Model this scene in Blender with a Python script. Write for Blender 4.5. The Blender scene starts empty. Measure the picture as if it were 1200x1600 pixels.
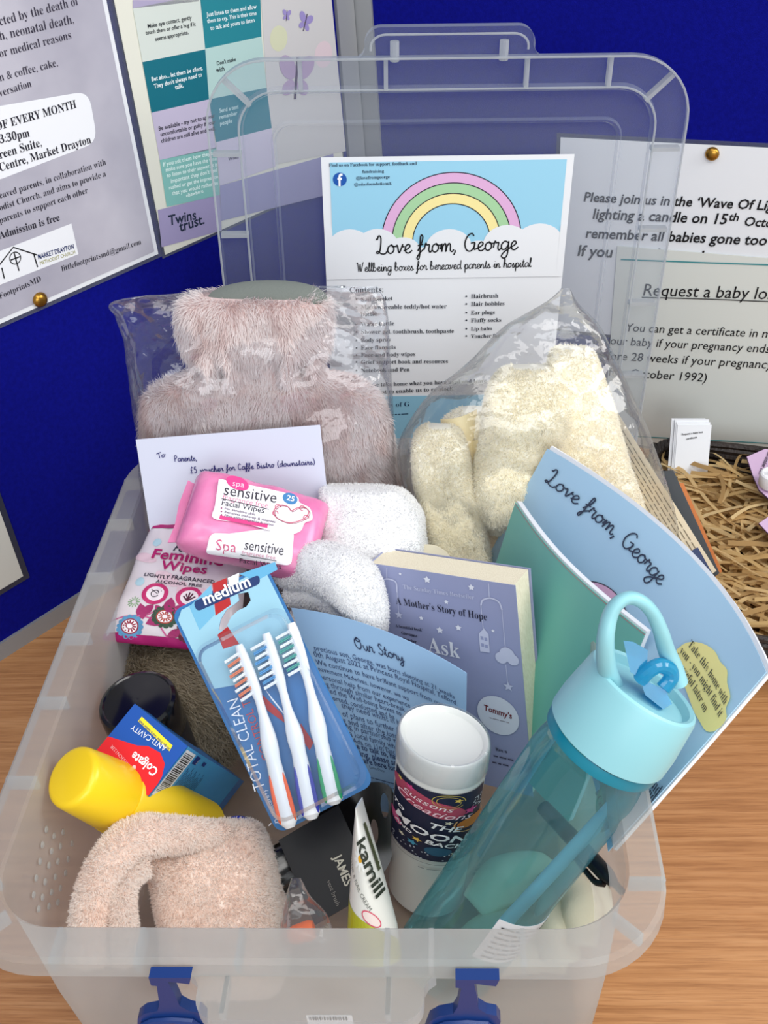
import bpy, math, random
import numpy as np
from mathutils import Vector, Matrix, noise
from mathutils.geometry import tessellate_polygon

random.seed(7); RNG = np.random.default_rng(7)
SC = bpy.context.scene
COL = SC.collection

# ---------------------------------------------------------------- camera
F = 1671.3                                   # focal length in pixels of the 1200x1600 frame
PITCH, ROLL, YAW = .6545, -.0806, -.0912
C = np.array([.0891, -.2881, .7109])
def _axes():
    cp, sp, cy, sy = math.cos(PITCH), math.sin(PITCH), math.cos(YAW), math.sin(YAW)
    f = np.array([sy*cp, cy*cp, -sp]); r = np.array([cy, -sy, 0.]); u = np.cross(r, f)
    cr, sr = math.cos(ROLL), math.sin(ROLL)
    return r*cr + u*sr, u*cr - r*sr, f
CR, CU, CF = _axes()
cam = bpy.data.cameras.new('camera'); camo = bpy.data.objects.new('camera', cam); COL.objects.link(camo)
camo.matrix_world = Matrix(((CR[0], CU[0], -CF[0], C[0]), (CR[1], CU[1], -CF[1], C[1]), (CR[2], CU[2], -CF[2], C[2]), (0, 0, 0, 1)))
cam.sensor_fit = 'VERTICAL'; cam.sensor_height = 32.; cam.sensor_width = 24.; cam.lens = F/1600*32.
cam.clip_start = .02; cam.clip_end = 50
SC.camera = camo

# ---------------------------------------------------------------- light and exposure
SC.view_settings.view_transform = 'Standard'; SC.view_settings.look = 'None'
SC.view_settings.gamma = 1; SC.view_settings.use_curve_mapping = False
SC.view_settings.exposure = 0.25
SC.cycles.transparent_max_bounces = 28
SC.cycles.max_bounces = 12; SC.cycles.diffuse_bounces = 8; SC.cycles.transmission_bounces = 10
wd = bpy.data.worlds.new('world'); SC.world = wd; wd.use_nodes = True
wd.node_tree.nodes['Background'].inputs[0].default_value = (.86, .93, 1., 1)
wd.node_tree.nodes['Background'].inputs[1].default_value = .52
def area(name, loc, tgt, sx, sy, power, col=(1, .97, .93)):
    l = bpy.data.lights.new(name, 'AREA'); l.shape = 'RECTANGLE'; l.size = sx; l.size_y = sy; l.energy = power; l.color = col
    o = bpy.data.objects.new(name, l); COL.objects.link(o); o.location = loc
    o.rotation_euler = (Vector(tgt)-Vector(loc)).to_track_quat('-Z', 'Y').to_euler()
    return o
area('ceiling_light_near', (.75, -.75, 1.75), (.1, .3, .1), 1.2, .6, 10)
area('ceiling_light_far', (-.2, -.3, 1.9), (.1, .3, .1), 1.2, .5, 6)
area('window_light', (.5, -2.4, 1.1), (.1, .4, .2), 2.2, 1.2, 26, (.95, .97, 1))
area('window_light_side', (1.5, .2, 1.15), (0, .3, .1), .7, .9, 13)

# ---------------------------------------------------------------- pixel rays to places in the room
def ray(x, y): return CF + (x-600)/F*CR + (800-y)/F*CU
def PD(x, y, d): return C + ray(x, y)*d
def PP(x, y, pt, n):
    d = ray(x, y); n = np.asarray(n, float); return C + d*(((np.asarray(pt, float)-C) @ n)/(d @ n))
def PZ(x, y, z): return PP(x, y, (0, 0, z), (0, 0, 1))
def PY(x, y, yy): return PP(x, y, (0, yy, 0), (0, 1, 0))
def PJ(P):
    d = np.asarray(P)-C; z = d @ CF; return np.array([600+F*(d @ CR)/z, 800-F*(d @ CU)/z])
def unit(v): v = np.asarray(v, float); return v/np.linalg.norm(v)

# ---------------------------------------------------------------- materials
def lin(c): return tuple((v/255/12.92 if v/255 <= .04045 else ((v/255+.055)/1.055)**2.4) for v in c)
MATS = {}
class NT:
    def __init__(s, name):
        s.m = bpy.data.materials.new(name); s.m.use_nodes = True; s.t = s.m.node_tree
        s.t.nodes.clear(); s.out = s.n('ShaderNodeOutputMaterial')
    def n(s, ty, **k):
        x = s.t.nodes.new(ty)
        for a, b in k.items():
            if isinstance(a, str) and a in x.inputs: x.inputs[a].default_value = b
            else: setattr(x, a, b)
        return x
    def l(s, a, b): s.t.links.new(a, b)
    def coord(s, sc=(1, 1, 1), rot=(0, 0, 0)):
        c = s.n('ShaderNodeTexCoord'); mp = s.n('ShaderNodeMapping'); mp.inputs['Scale'].default_value = sc; mp.inputs['Rotation'].default_value = rot
        s.l(c.outputs['Object'], mp.inputs['Vector']); return mp.outputs[0]
    def noise(s, sc, co=None, detail=4, rough=.55):
        x = s.n('ShaderNodeTexNoise'); x.inputs['Scale'].default_value = sc; x.inputs['Detail'].default_value = detail; x.inputs['Roughness'].default_value = rough
        s.l(co if co is not None else s.coord(), x.inputs['Vector']); return x.outputs['Fac']
    def ramp(s, fac, stops):
        x = s.n('ShaderNodeValToRGB'); e = x.color_ramp.elements
        while len(e) < len(stops): e.new(.5)
        for i, (p, c) in enumerate(stops): e[i].position = p; e[i].color = tuple(c)+(1,)
        s.l(fac, x.inputs[0]); return x.outputs[0]
    def bump(s, h, strength, dist=.002):
        x = s.n('ShaderNodeBump'); x.inputs['Strength'].default_value = strength; x.inputs['Distance'].default_value = dist
        s.l(h, x.inputs['Height']); return x.outputs[0]
def mat(name, col, rough=.5, metal=0., spec=.5, bump=None, var=None, coat=0., attr=False):
    """principled surface; bump=(scale, strength, distance); var=(second colour, scale)"""
    if name in MATS: return MATS[name]
    t = NT(name); b = t.n('ShaderNodeBsdfPrincipled'); b.inputs['Roughness'].default_value = rough; b.inputs['Metallic'].default_value = metal
    b.inputs['Specular IOR Level'].default_value = spec; b.inputs['Base Color'].default_value = lin(col)+(1,); b.inputs['Coat Weight'].default_value = coat
    if var: t.l(t.ramp(t.noise(var[1]), [(.3, lin(col)), (.7, lin(var[0]))]), b.inputs['Base Color'])
    if attr:
        a = t.n('ShaderNodeAttribute', attribute_name='tint'); t.l(a.outputs['Color'], b.inputs['Base Color'])
    if bump: t.l(t.bump(t.noise(bump[0], detail=3), bump[1], bump[2]), b.inputs['Normal'])
    end = b
    if attr:     # pile lets light through its fibres
        tl = t.n('ShaderNodeBsdfTranslucent'); t.l(a.outputs['Color'], tl.inputs[0]); end = t.n('ShaderNodeMixShader'); end.inputs[0].default_value = .4
        t.l(b.outputs[0], end.inputs[1]); t.l(tl.outputs[0], end.inputs[2])
    t.l(end.outputs[0], t.out.inputs[0]); MATS[name] = t.m; return t.m
def clear(name, tint=(255, 255, 255), body=(230, 235, 240), a=.2, edge=.3, rough=.15, trans=.5, bump=None, gloss=.0):
    """thin see-through plastic: part of the light goes straight through (tinted), part is scattered or mirrored"""
    if name in MATS: return MATS[name]
    t = NT(name); tr = t.n('ShaderNodeBsdfTransparent'); tr.inputs[0].default_value = lin(tint)+(1,)
    p = t.n('ShaderNodeBsdfPrincipled'); p.inputs['Base Color'].default_value = lin(body)+(1,); p.inputs['Roughness'].default_value = rough
    tl = t.n('ShaderNodeBsdfTranslucent'); tl.inputs[0].default_value = lin(body)+(1,)
    mx = t.n('ShaderNodeMixShader'); mx.inputs[0].default_value = trans; t.l(p.outputs[0], mx.inputs[1]); t.l(tl.outputs[0], mx.inputs[2])
    lw = t.n('ShaderNodeLayerWeight'); lw.inputs[0].default_value = .35
    ma = t.n('ShaderNodeMath', operation='MULTIPLY_ADD'); ma.inputs[1].default_value = edge; ma.inputs[2].default_value = a; t.l(lw.outputs['Facing'], ma.inputs[0])
    m2 = t.n('ShaderNodeMixShader'); t.l(ma.outputs[0], m2.inputs[0]); t.l(tr.outputs[0], m2.inputs[1]); t.l(mx.outputs[0], m2.inputs[2])
    end = m2
    if gloss:
        gl = t.n('ShaderNodeBsdfGlossy'); gl.inputs['Roughness'].default_value = .06
        l2 = t.n('ShaderNodeLayerWeight'); l2.inputs[0].default_value = .25
        m3 = t.n('ShaderNodeMixShader'); mm = t.n('ShaderNodeMath', operation='MULTIPLY_ADD'); mm.inputs[1].default_value = gloss; mm.inputs[2].default_value = gloss*.10
        t.l(l2.outputs['Fresnel'], mm.inputs[0]); t.l(mm.outputs[0], m3.inputs[0]); t.l(m2.outputs[0], m3.inputs[1]); t.l(gl.outputs[0], m3.inputs[2]); end = m3
        if bump:
            bn = t.bump(t.noise(bump[0], detail=2), bump[1], bump[2]); t.l(bn, gl.inputs['Normal']); t.l(bn, l2.inputs['Normal'])
    elif bump:
        t.l(t.bump(t.noise(bump[0], detail=2), bump[1], bump[2]), p.inputs['Normal'])
    t.l(end.outputs[0], t.out.inputs[0]); MATS[name] = t.m; return t.m
def ink(c, rough=.5): return mat('print_%02x%02x%02x_%d' % (*c, int(rough*100)), c, rough, spec=.3)

# ---------------------------------------------------------------- mesh building
class Geo:
    def __init__(s): s.V = []; s.F = []; s.M = []; s.mats = []; s.tint = []; s.nrm = None
    def add(s, V, Fc, m):
        if m not in s.mats: s.mats.append(m)
        k = s.mats.index(m); b = len(s.V)
        s.V.extend([tuple(map(float, v)) for v in V]); s.F.extend([tuple(i+b for i in f) for f in Fc]); s.M.extend([k]*len(Fc)); return s
    def build(s, name, parent=None, smooth=True, sharp=35):
        me = bpy.data.meshes.new(name); me.from_pydata(s.V, [], s.F)
        for m in s.mats: me.materials.append(m)
        me.polygons.foreach_set('material_index', s.M)
        if len(s.tint):
            at = me.color_attributes.new('tint', 'FLOAT_COLOR', 'POINT')
            buf = np.ones((len(s.V), 4), np.float32); t = np.array(s.tint, np.float32); buf[:len(t), :3] = t; at.data.foreach_set('color', buf.ravel())
        me.polygons.foreach_set('use_smooth', [bool(smooth)]*len(s.F))
        if smooth and sharp: me.set_sharp_from_angle(angle=math.radians(sharp))
        me.update()
        if s.nrm is not None: me.normals_split_custom_set_from_vertices(s.nrm)
        o = bpy.data.objects.new(name, me); COL.objects.link(o)
        if parent is not None:
            bpy_parent(o, parent)
        return o
def bpy_parent(o, parent):
    o.parent = parent
    o.matrix_parent_inverse = Matrix.Translation(parent.location).inverted() if parent.parent is None else (Matrix.Translation(parent.location) if False else Matrix.Identity(4))
def thing(name, label, cat, base, group=None):
    o = bpy.data.objects.new(name, None); COL.objects.link(o); o.empty_display_size = .02
    o.location = [float(v) for v in base]; o['label'] = label; o['category'] = cat
    if group: o['group'] = group
    return o
def tag(o, label, cat, group=None):
    o['label'] = label; o['category'] = cat
    if group: o['group'] = group
    return o

def loft(loops, cap0=True, cap1=True, closed=True):
    n = len(loops[0]); V = [p for L in loops for p in L]; Fc = []
    for i in range(len(loops)-1):
        for j in range(n if closed else n-1):
            a, b = i*n+j, i*n+(j+1) % n; Fc.append((a, b, b+n, a+n))
    if cap0: Fc.append(tuple(range(n))[::-1])
    if cap1: Fc.append(tuple(range((len(loops)-1)*n, len(loops)*n)))
    return V, Fc
def rrect(w, d, r, n=6):
    r = min(r, w/2, d/2); P = []
    for cx, cy, a0 in ((w/2-r, d/2-r, 0), (-w/2+r, d/2-r, 90), (-w/2+r, -d/2+r, 180), (w/2-r, -d/2+r, 270)):
        for k in range(n+1):
            a = math.radians(a0+90*k/n); P.append((cx+r*math.cos(a), cy+r*math.sin(a)))
    return P
def basis(axis, hint=(0, 0, 1)):
    a = unit(axis); h = np.asarray(hint, float); e1 = h-a*(h @ a)
    if np.linalg.norm(e1) < 1e-6: e1 = np.cross(a, (1, 0, 0))
    e1 = unit(e1); return a, e1, np.cross(a, e1)
def lathe(org, axis, prof, n=40, hint=(0, 0, 1), s1=1., s2=1., cap0=True, cap1=True):
    a, e1, e2 = basis(axis, hint); org = np.asarray(org, float)
    loops = [[org+a*t+(e1*math.cos(q)*s1+e2*math.sin(q)*s2)*r for q in np.linspace(0, 2*math.pi, n, endpoint=False)] for t, r in prof]
    return loft(loops, cap0, cap1)
def catmull(P, n=8):
    P = [np.asarray(p, float) for p in P]; Q = [2*P[0]-P[1]]+P+[2*P[-1]-P[-2]]; out = []
    for i in range(1, len(Q)-2):
        for k in range(n):
            t = k/n; a, b, c, d = Q[i-1:i+3]
            out.append(.5*((2*b)+(c-a)*t+(2*a-5*b+4*c-d)*t*t+(-a+3*b-3*c+d)*t**3))
    out.append(P[-1]); return out
def tube(path, rad, n=12, flat=None, cap=True):
    """swept ellipse; rad a number or one per point; flat=(hint vector, thin factor) squashes it along the hint"""
    P = [np.asarray(p, float) for p in path]; loops = []
    rad = rad if hasattr(rad, '__len__') else [rad]*len(P); prev = None
    for i, p in enumerate(P):
        t = unit(P[min(i+1, len(P)-1)]-P[max(i-1, 0)])
        h = flat[0] if flat else (prev if prev is not None else ((0, 0, 1) if abs(t[2]) < .9 else (1, 0, 0)))
        _, e1, e2 = basis(t, h); prev = e1; k = flat[1] if flat else 1.
        loops.append([p+(e1*math.cos(q)*k+e2*math.sin(q))*rad[i] for q in np.linspace(0, 2*math.pi, n, endpoint=False)])
    return loft(loops, cap, cap)
def box8(c, ex, ey, ez):
    c, ex, ey, ez = map(lambda v: np.asarray(v, float), (c, ex, ey, ez))
    V = [c+sx*ex+sy*ey+sz*ez for sz in (-1, 1) for sy in (-1, 1) for sx in (-1, 1)]
    return V, [(0, 2, 3, 1), (4, 5, 7, 6), (0, 1, 5, 4), (2, 6, 7, 3), (0, 4, 6, 2), (1, 3, 7, 5)]
def abox(x0, x1, y0, y1, z0, z1): return box8(((x0+x1)/2, (y0+y1)/2, (z0+z1)/2), ((x1-x0)/2, 0, 0), (0, (y1-y0)/2, 0), (0, 0, (z1-z0)/2))
def rbox(c, ex, ey, ez, r=.004, n=4):
    """box with rounded edges: a rounded rectangle in ex,ey swept along ez"""
    c, ex, ey, ez = map(lambda v: np.asarray(v, float), (c, ex, ey, ez)); lx, ly, lz = map(np.linalg.norm, (ex, ey, ez)); ux, uy, uz = ex/lx, ey/ly, ez/lz
    loops = []
    for z, i in ((-lz, r*.8), (-lz+r*.3, r*.25), (-lz+r, 0), (lz-r, 0), (lz-r*.3, r*.25), (lz, r*.8)):
        loops.append([c+ux*a+uy*b+uz*z for a, b in rrect(2*lx-2*i, 2*ly-2*i, max(r-i*.3, r*.4), n)])
    return loft(loops)
def plate(poly, org, ex, ey, nrm, t, holes=()):
    """flat outline (list of 2-D points) extruded by t along -nrm"""
    org, ex, ey, nrm = map(lambda v: np.asarray(v, float), (org, ex, ey, nrm)); polys = [poly]+list(holes); V = []; Fc = []
    flat = [p for q in polys for p in q]; n = len(flat)
    tri = tessellate_polygon([[Vector((p[0], p[1], 0)) for p in q] for q in polys])
    for k in (0, 1): V += [org+ex*p[0]+ey*p[1]-nrm*t*k for p in flat]
    Fc += [tuple(f) for f in tri]+[tuple(i+n for i in f[::-1]) for f in tri]
    b = 0
    for q in polys:
        m = len(q)
        for i in range(m): a, c = b+i, b+(i+1) % m; Fc.append((a, c, c+n, a+n))
        b += m
    return V, Fc
def rows_interp(rows, n):
    R = catmull(rows, 8); R = np.array(R); s = np.linspace(0, len(R)-1, n); i = np.minimum(s.astype(int), len(R)-2); f = (s-i)[:, None]; return R[i]*(1-f)+R[i+1]*f
def silhouette(rows, pt, nrm, nrow=40, ncol=40, e=.8, disp=None, cap=True):
    """closed soft body: rows of (pixel y, left x, right x, half thickness) standing on the plane (pt, nrm)"""
    nrm = unit(nrm); loops = []
    R = rows_interp([np.array(r, float) for r in rows], nrow)
    for i, (py, xl, xr, th) in enumerate(R):
        A, B = PP(xl, py, pt, nrm), PP(xr, py, pt, nrm); m, h = (A+B)/2, (B-A)/2; L = []
        for q in np.linspace(0, 2*math.pi, ncol, endpoint=False):
            c, s = math.cos(q), math.sin(q); c2 = math.copysign(abs(c)**e, c); s2 = math.copysign(abs(s)**e, s)
            p = m+h*c2+nrm*s2*max(th, .0005)
            if disp: p = p+disp(p, i/(nrow-1), c2, s2, nrm)
            L.append(p)
        loops.append(L)
    return loft(loops, cap, cap)
def fbm(p, sc, seed=0): return noise.fractal(Vector((p[0]*sc+seed, p[1]*sc, p[2]*sc)), 1., 2., 3)

def backing(m):
    """the opaque cloth the pile grows from"""
    k = m.name+'_backing'
    if k not in MATS:
        c = m.copy(); c.name = k; MATS[k] = c
        for n in c.node_tree.nodes:
            if n.bl_idname == 'ShaderNodeMixShader': n.inputs[0].default_value = 0.
    return MATS[k]
def fur(V, Fc, count, length, width, flow, root, tips, mt, base_mt, jitter=.5, stiff=.6, keep=None, shade=None):
    """a body with its pile: every strand a thin bent blade of the same mesh, tinted from root to tip"""
    g = Geo(); g.add(V, Fc, backing(base_mt)); V = np.array(g.V); nb = len(V)
    T = []
    for f in g.F:
        if len(f) > 4: continue
        for k in range(1, len(f)-1): T.append((f[0], f[k], f[k+1]))
    T = np.array(T); A, B, D = V[T[:, 0]], V[T[:, 1]], V[T[:, 2]]; N = np.cross(B-A, D-A); ar = np.linalg.norm(N, axis=1)+1e-12; N = N/ar[:, None]
    cen = V.mean(0)
    if (N*((A+B+D)/3-cen)).sum()*1. < 0: N = -N; g.F = [f[::-1] for f in g.F]
    vn = np.zeros_like(V)
    for k in range(3): np.add.at(vn, T[:, k], N*ar[:, None])
    vn /= np.linalg.norm(vn, axis=1)[:, None]+1e-9
    mid = (A+B+D)/3; vis = (N*(C-mid)).sum(1) > -.25*np.linalg.norm(C-mid, axis=1)
    w = ar*vis; w = w/w.sum()
    idx = RNG.choice(len(T), count, p=w); r1 = np.sqrt(RNG.random(count)); r2 = RNG.random(count)
    ba = np.stack([1-r1, r1*(1-r2), r1*r2], 1); tri = T[idx]
    P = (V[tri]*ba[:, :, None]).sum(1); n = (vn[tri]*ba[:, :, None]).sum(1); n /= np.linalg.norm(n, axis=1)[:, None]+1e-9
    fl = np.array([flow(p) for p in P]) if callable(flow) else np.tile(np.asarray(flow, float), (count, 1))
    fl = fl-n*(fl*n).sum(1)[:, None]
    d1 = n*stiff+fl*.5+RNG.normal(0, jitter*.5, (count, 3)); d1 /= np.linalg.norm(d1, axis=1)[:, None]
    d2 = n*stiff*.35+fl*1.+RNG.normal(0, jitter, (count, 3)); d2 /= np.linalg.norm(d2, axis=1)[:, None]
    L = length*(.6+.8*RNG.random(count))[:, None]
    m = P+d1*L*.5; tip = m+d2*L*.5
    side = np.cross(d1, C-P); side /= np.linalg.norm(side, axis=1)[:, None]+1e-9; side *= width/2
    SV = np.stack([P-side, P+side, m+side*.8, m-side*.8, tip], 1).reshape(-1, 3)
    rt = np.array(root); tp = np.array(tips); k = RNG.integers(0, len(tp), count)
    sh = np.array([shade(p) for p in P])[:, None] if shade else np.zeros((count, 1))
    tipc = tp[k]*(1-sh)+rt*sh; midc = tipc*.6+rt*.4
    SC_ = np.stack([np.tile(rt, (count, 1)), np.tile(rt, (count, 1)), midc, midc, tipc], 1).reshape(-1, 3)
    b = np.arange(count)*5+nb
    g.V = [tuple(v) for v in V.tolist()]+[tuple(v) for v in SV.tolist()]
    if mt not in g.mats: g.mats.append(mt)
    mi = g.mats.index(mt)
    FF = []
    for i in b.tolist(): FF.append((i, i+1, i+2, i+3)); FF.append((i+3, i+2, i+4))
    g.F += FF; g.M += [mi]*len(FF)
    g.tint = np.concatenate([np.tile(rt, (nb, 1)), SC_])
    return g

# ---------------------------------------------------------------- sheets with print on them
class Sheet:
    def __init__(s, fn, w, h, curved=False):
        s.fn, s.w, s.h, s.curved = fn, w, h, curved; s.sg = 1.
        c = fn(w/2, h/2); s.sg = 1. if s._n(w/2, h/2) @ (C-c) > 0 else -1.
    def _n(s, u, v):
        e = 1e-4; return unit(np.cross(s.fn(u+e, v)-s.fn(u-e, v), s.fn(u, v+e)-s.fn(u, v-e)))
    def nrm(s, u, v):
        if not s.curved:
            if not hasattr(s, '_c'): s._c = s._n(s.w/2, s.h/2)*s.sg
            return s._c
        return s._n(u, v)*s.sg
    def at(s, u, v, o=0.): return s.fn(u, v)+s.nrm(u, v)*o
    def inv(s, x, y):
        q = np.array([s.w/2, s.h/2]); e = 1e-5
        for _ in range(14):
            p = PJ(s.fn(*q)); r = np.array([x, y])-p
            J = np.stack([(PJ(s.fn(q[0]+e, q[1]))-p)/e, (PJ(s.fn(q[0], q[1]+e))-p)/e], 1)
            st = np.linalg.solve(J, r); m = max(1., np.abs(st).max()/(.5*max(s.w, s.h))); q = q+st/m
        return q
    def body(s, g, m, t=.0004, nu=1, nv=1, back=None):
        nu, nv = (max(nu, 16), max(nv, 16)) if s.curved else (nu, nv); V = []; Fc = []; k = (nu+1)*(nv+1)
        for o in (0, -t):
            for j in range(nv+1):
                for i in range(nu+1): V.append(s.at(s.w*i/nu, s.h*j/nv, o))
        I = lambda i, j: j*(nu+1)+i
        top = [(I(i, j), I(i+1, j), I(i+1, j+1), I(i, j+1)) for j in range(nv) for i in range(nu)]
        bot = [tuple(q+k for q in f[::-1]) for f in top]; rim = []
        ring = [I(i, 0) for i in range(nu)]+[I(nu, j) for j in range(nv)]+[I(i, nv) for i in range(nu, 0, -1)]+[I(0, j) for j in range(nv, 0, -1)]
        for a in range(len(ring)): p, q = ring[a], ring[(a+1) % len(ring)]; rim.append((p, p+k, q+k, q))
        g.add(V, top+bot+rim, m); return g
def flat(TL, TR, BL, w=None, h=None):
    TL, TR, BL = map(lambda v: np.asarray(v, float), (TL, TR, BL)); w_, h_ = np.linalg.norm(TR-TL), np.linalg.norm(BL-TL)
    ex = (TR-TL)/w_; ey = (BL-TL); ey = unit(ey-ex*(ey @ ex)); w, h = w or w_, h or h_
    return Sheet(lambda u, v: TL+ex*u+ey*v, w, h)
def bent(G, w=None, h=None):
    """sheet through a 3x3 net of points (rows top to bottom)"""
    G = np.array(G, float); w = w or np.linalg.norm(G[0][1]-G[0][0])+np.linalg.norm(G[0][2]-G[0][1]); h = h or np.linalg.norm(G[1][0]-G[0][0])+np.linalg.norm(G[2][0]-G[1][0])
    L = lambda t: np.array([(t-.5)*(t-1)*2, -4*t*(t-1), 2*t*(t-.5)])
    return Sheet(lambda u, v: np.einsum('i,j,ijk->k', L(v/h), L(u/w), G), w, h, True)

MB = {}
for a in range(26):
    MB[chr(65+a)] = chr(0x1D400+a); MB[chr(97+a)] = chr(0x1D41A+a)
for a in range(10): MB[chr(48+a)] = chr(0x1D7CE+a)
GCACHE = {}
def _glyphs(s, off):
    c = bpy.data.curves.new('lettering', 'FONT'); c.body = s; c.resolution_u = 2; c.offset = off
    o = bpy.data.objects.new('lettering', c); me = o.to_mesh(); V = np.array([v.co[:2] for v in me.vertices]).reshape(-1, 2); Fc = [tuple(p.vertices) for p in me.polygons]
    o.to_mesh_clear(); bpy.data.objects.remove(o); bpy.data.curves.remove(c); return V, Fc
SERIF_OK = abs(len(_glyphs(chr(0x1D400), 0)[0])-len(_glyphs(chr(0x1D3FF), 0)[0])) > 200
def glyphs(s, style):
    k = (s, style)
    if k in GCACHE: return GCACHE[k]
    off, sh = {'sans': (0, 0), 'light': (-.006, 0), 'bold': (.018, 0), 'black': (.021, 0), 'italic': (0, .2), 'bolditalic': (.018, .2), 'serif': (-.009, 0), 'serifb': (.002, 0)}[style]
    if style.startswith('serif') and SERIF_OK: s = ''.join(MB.get(ch, ch) for ch in s)
    V, Fc = _glyphs(s, off)
    if sh and len(V): V[:, 0] += sh*V[:, 1]
    GCACHE[k] = (V, Fc); return V, Fc

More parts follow.
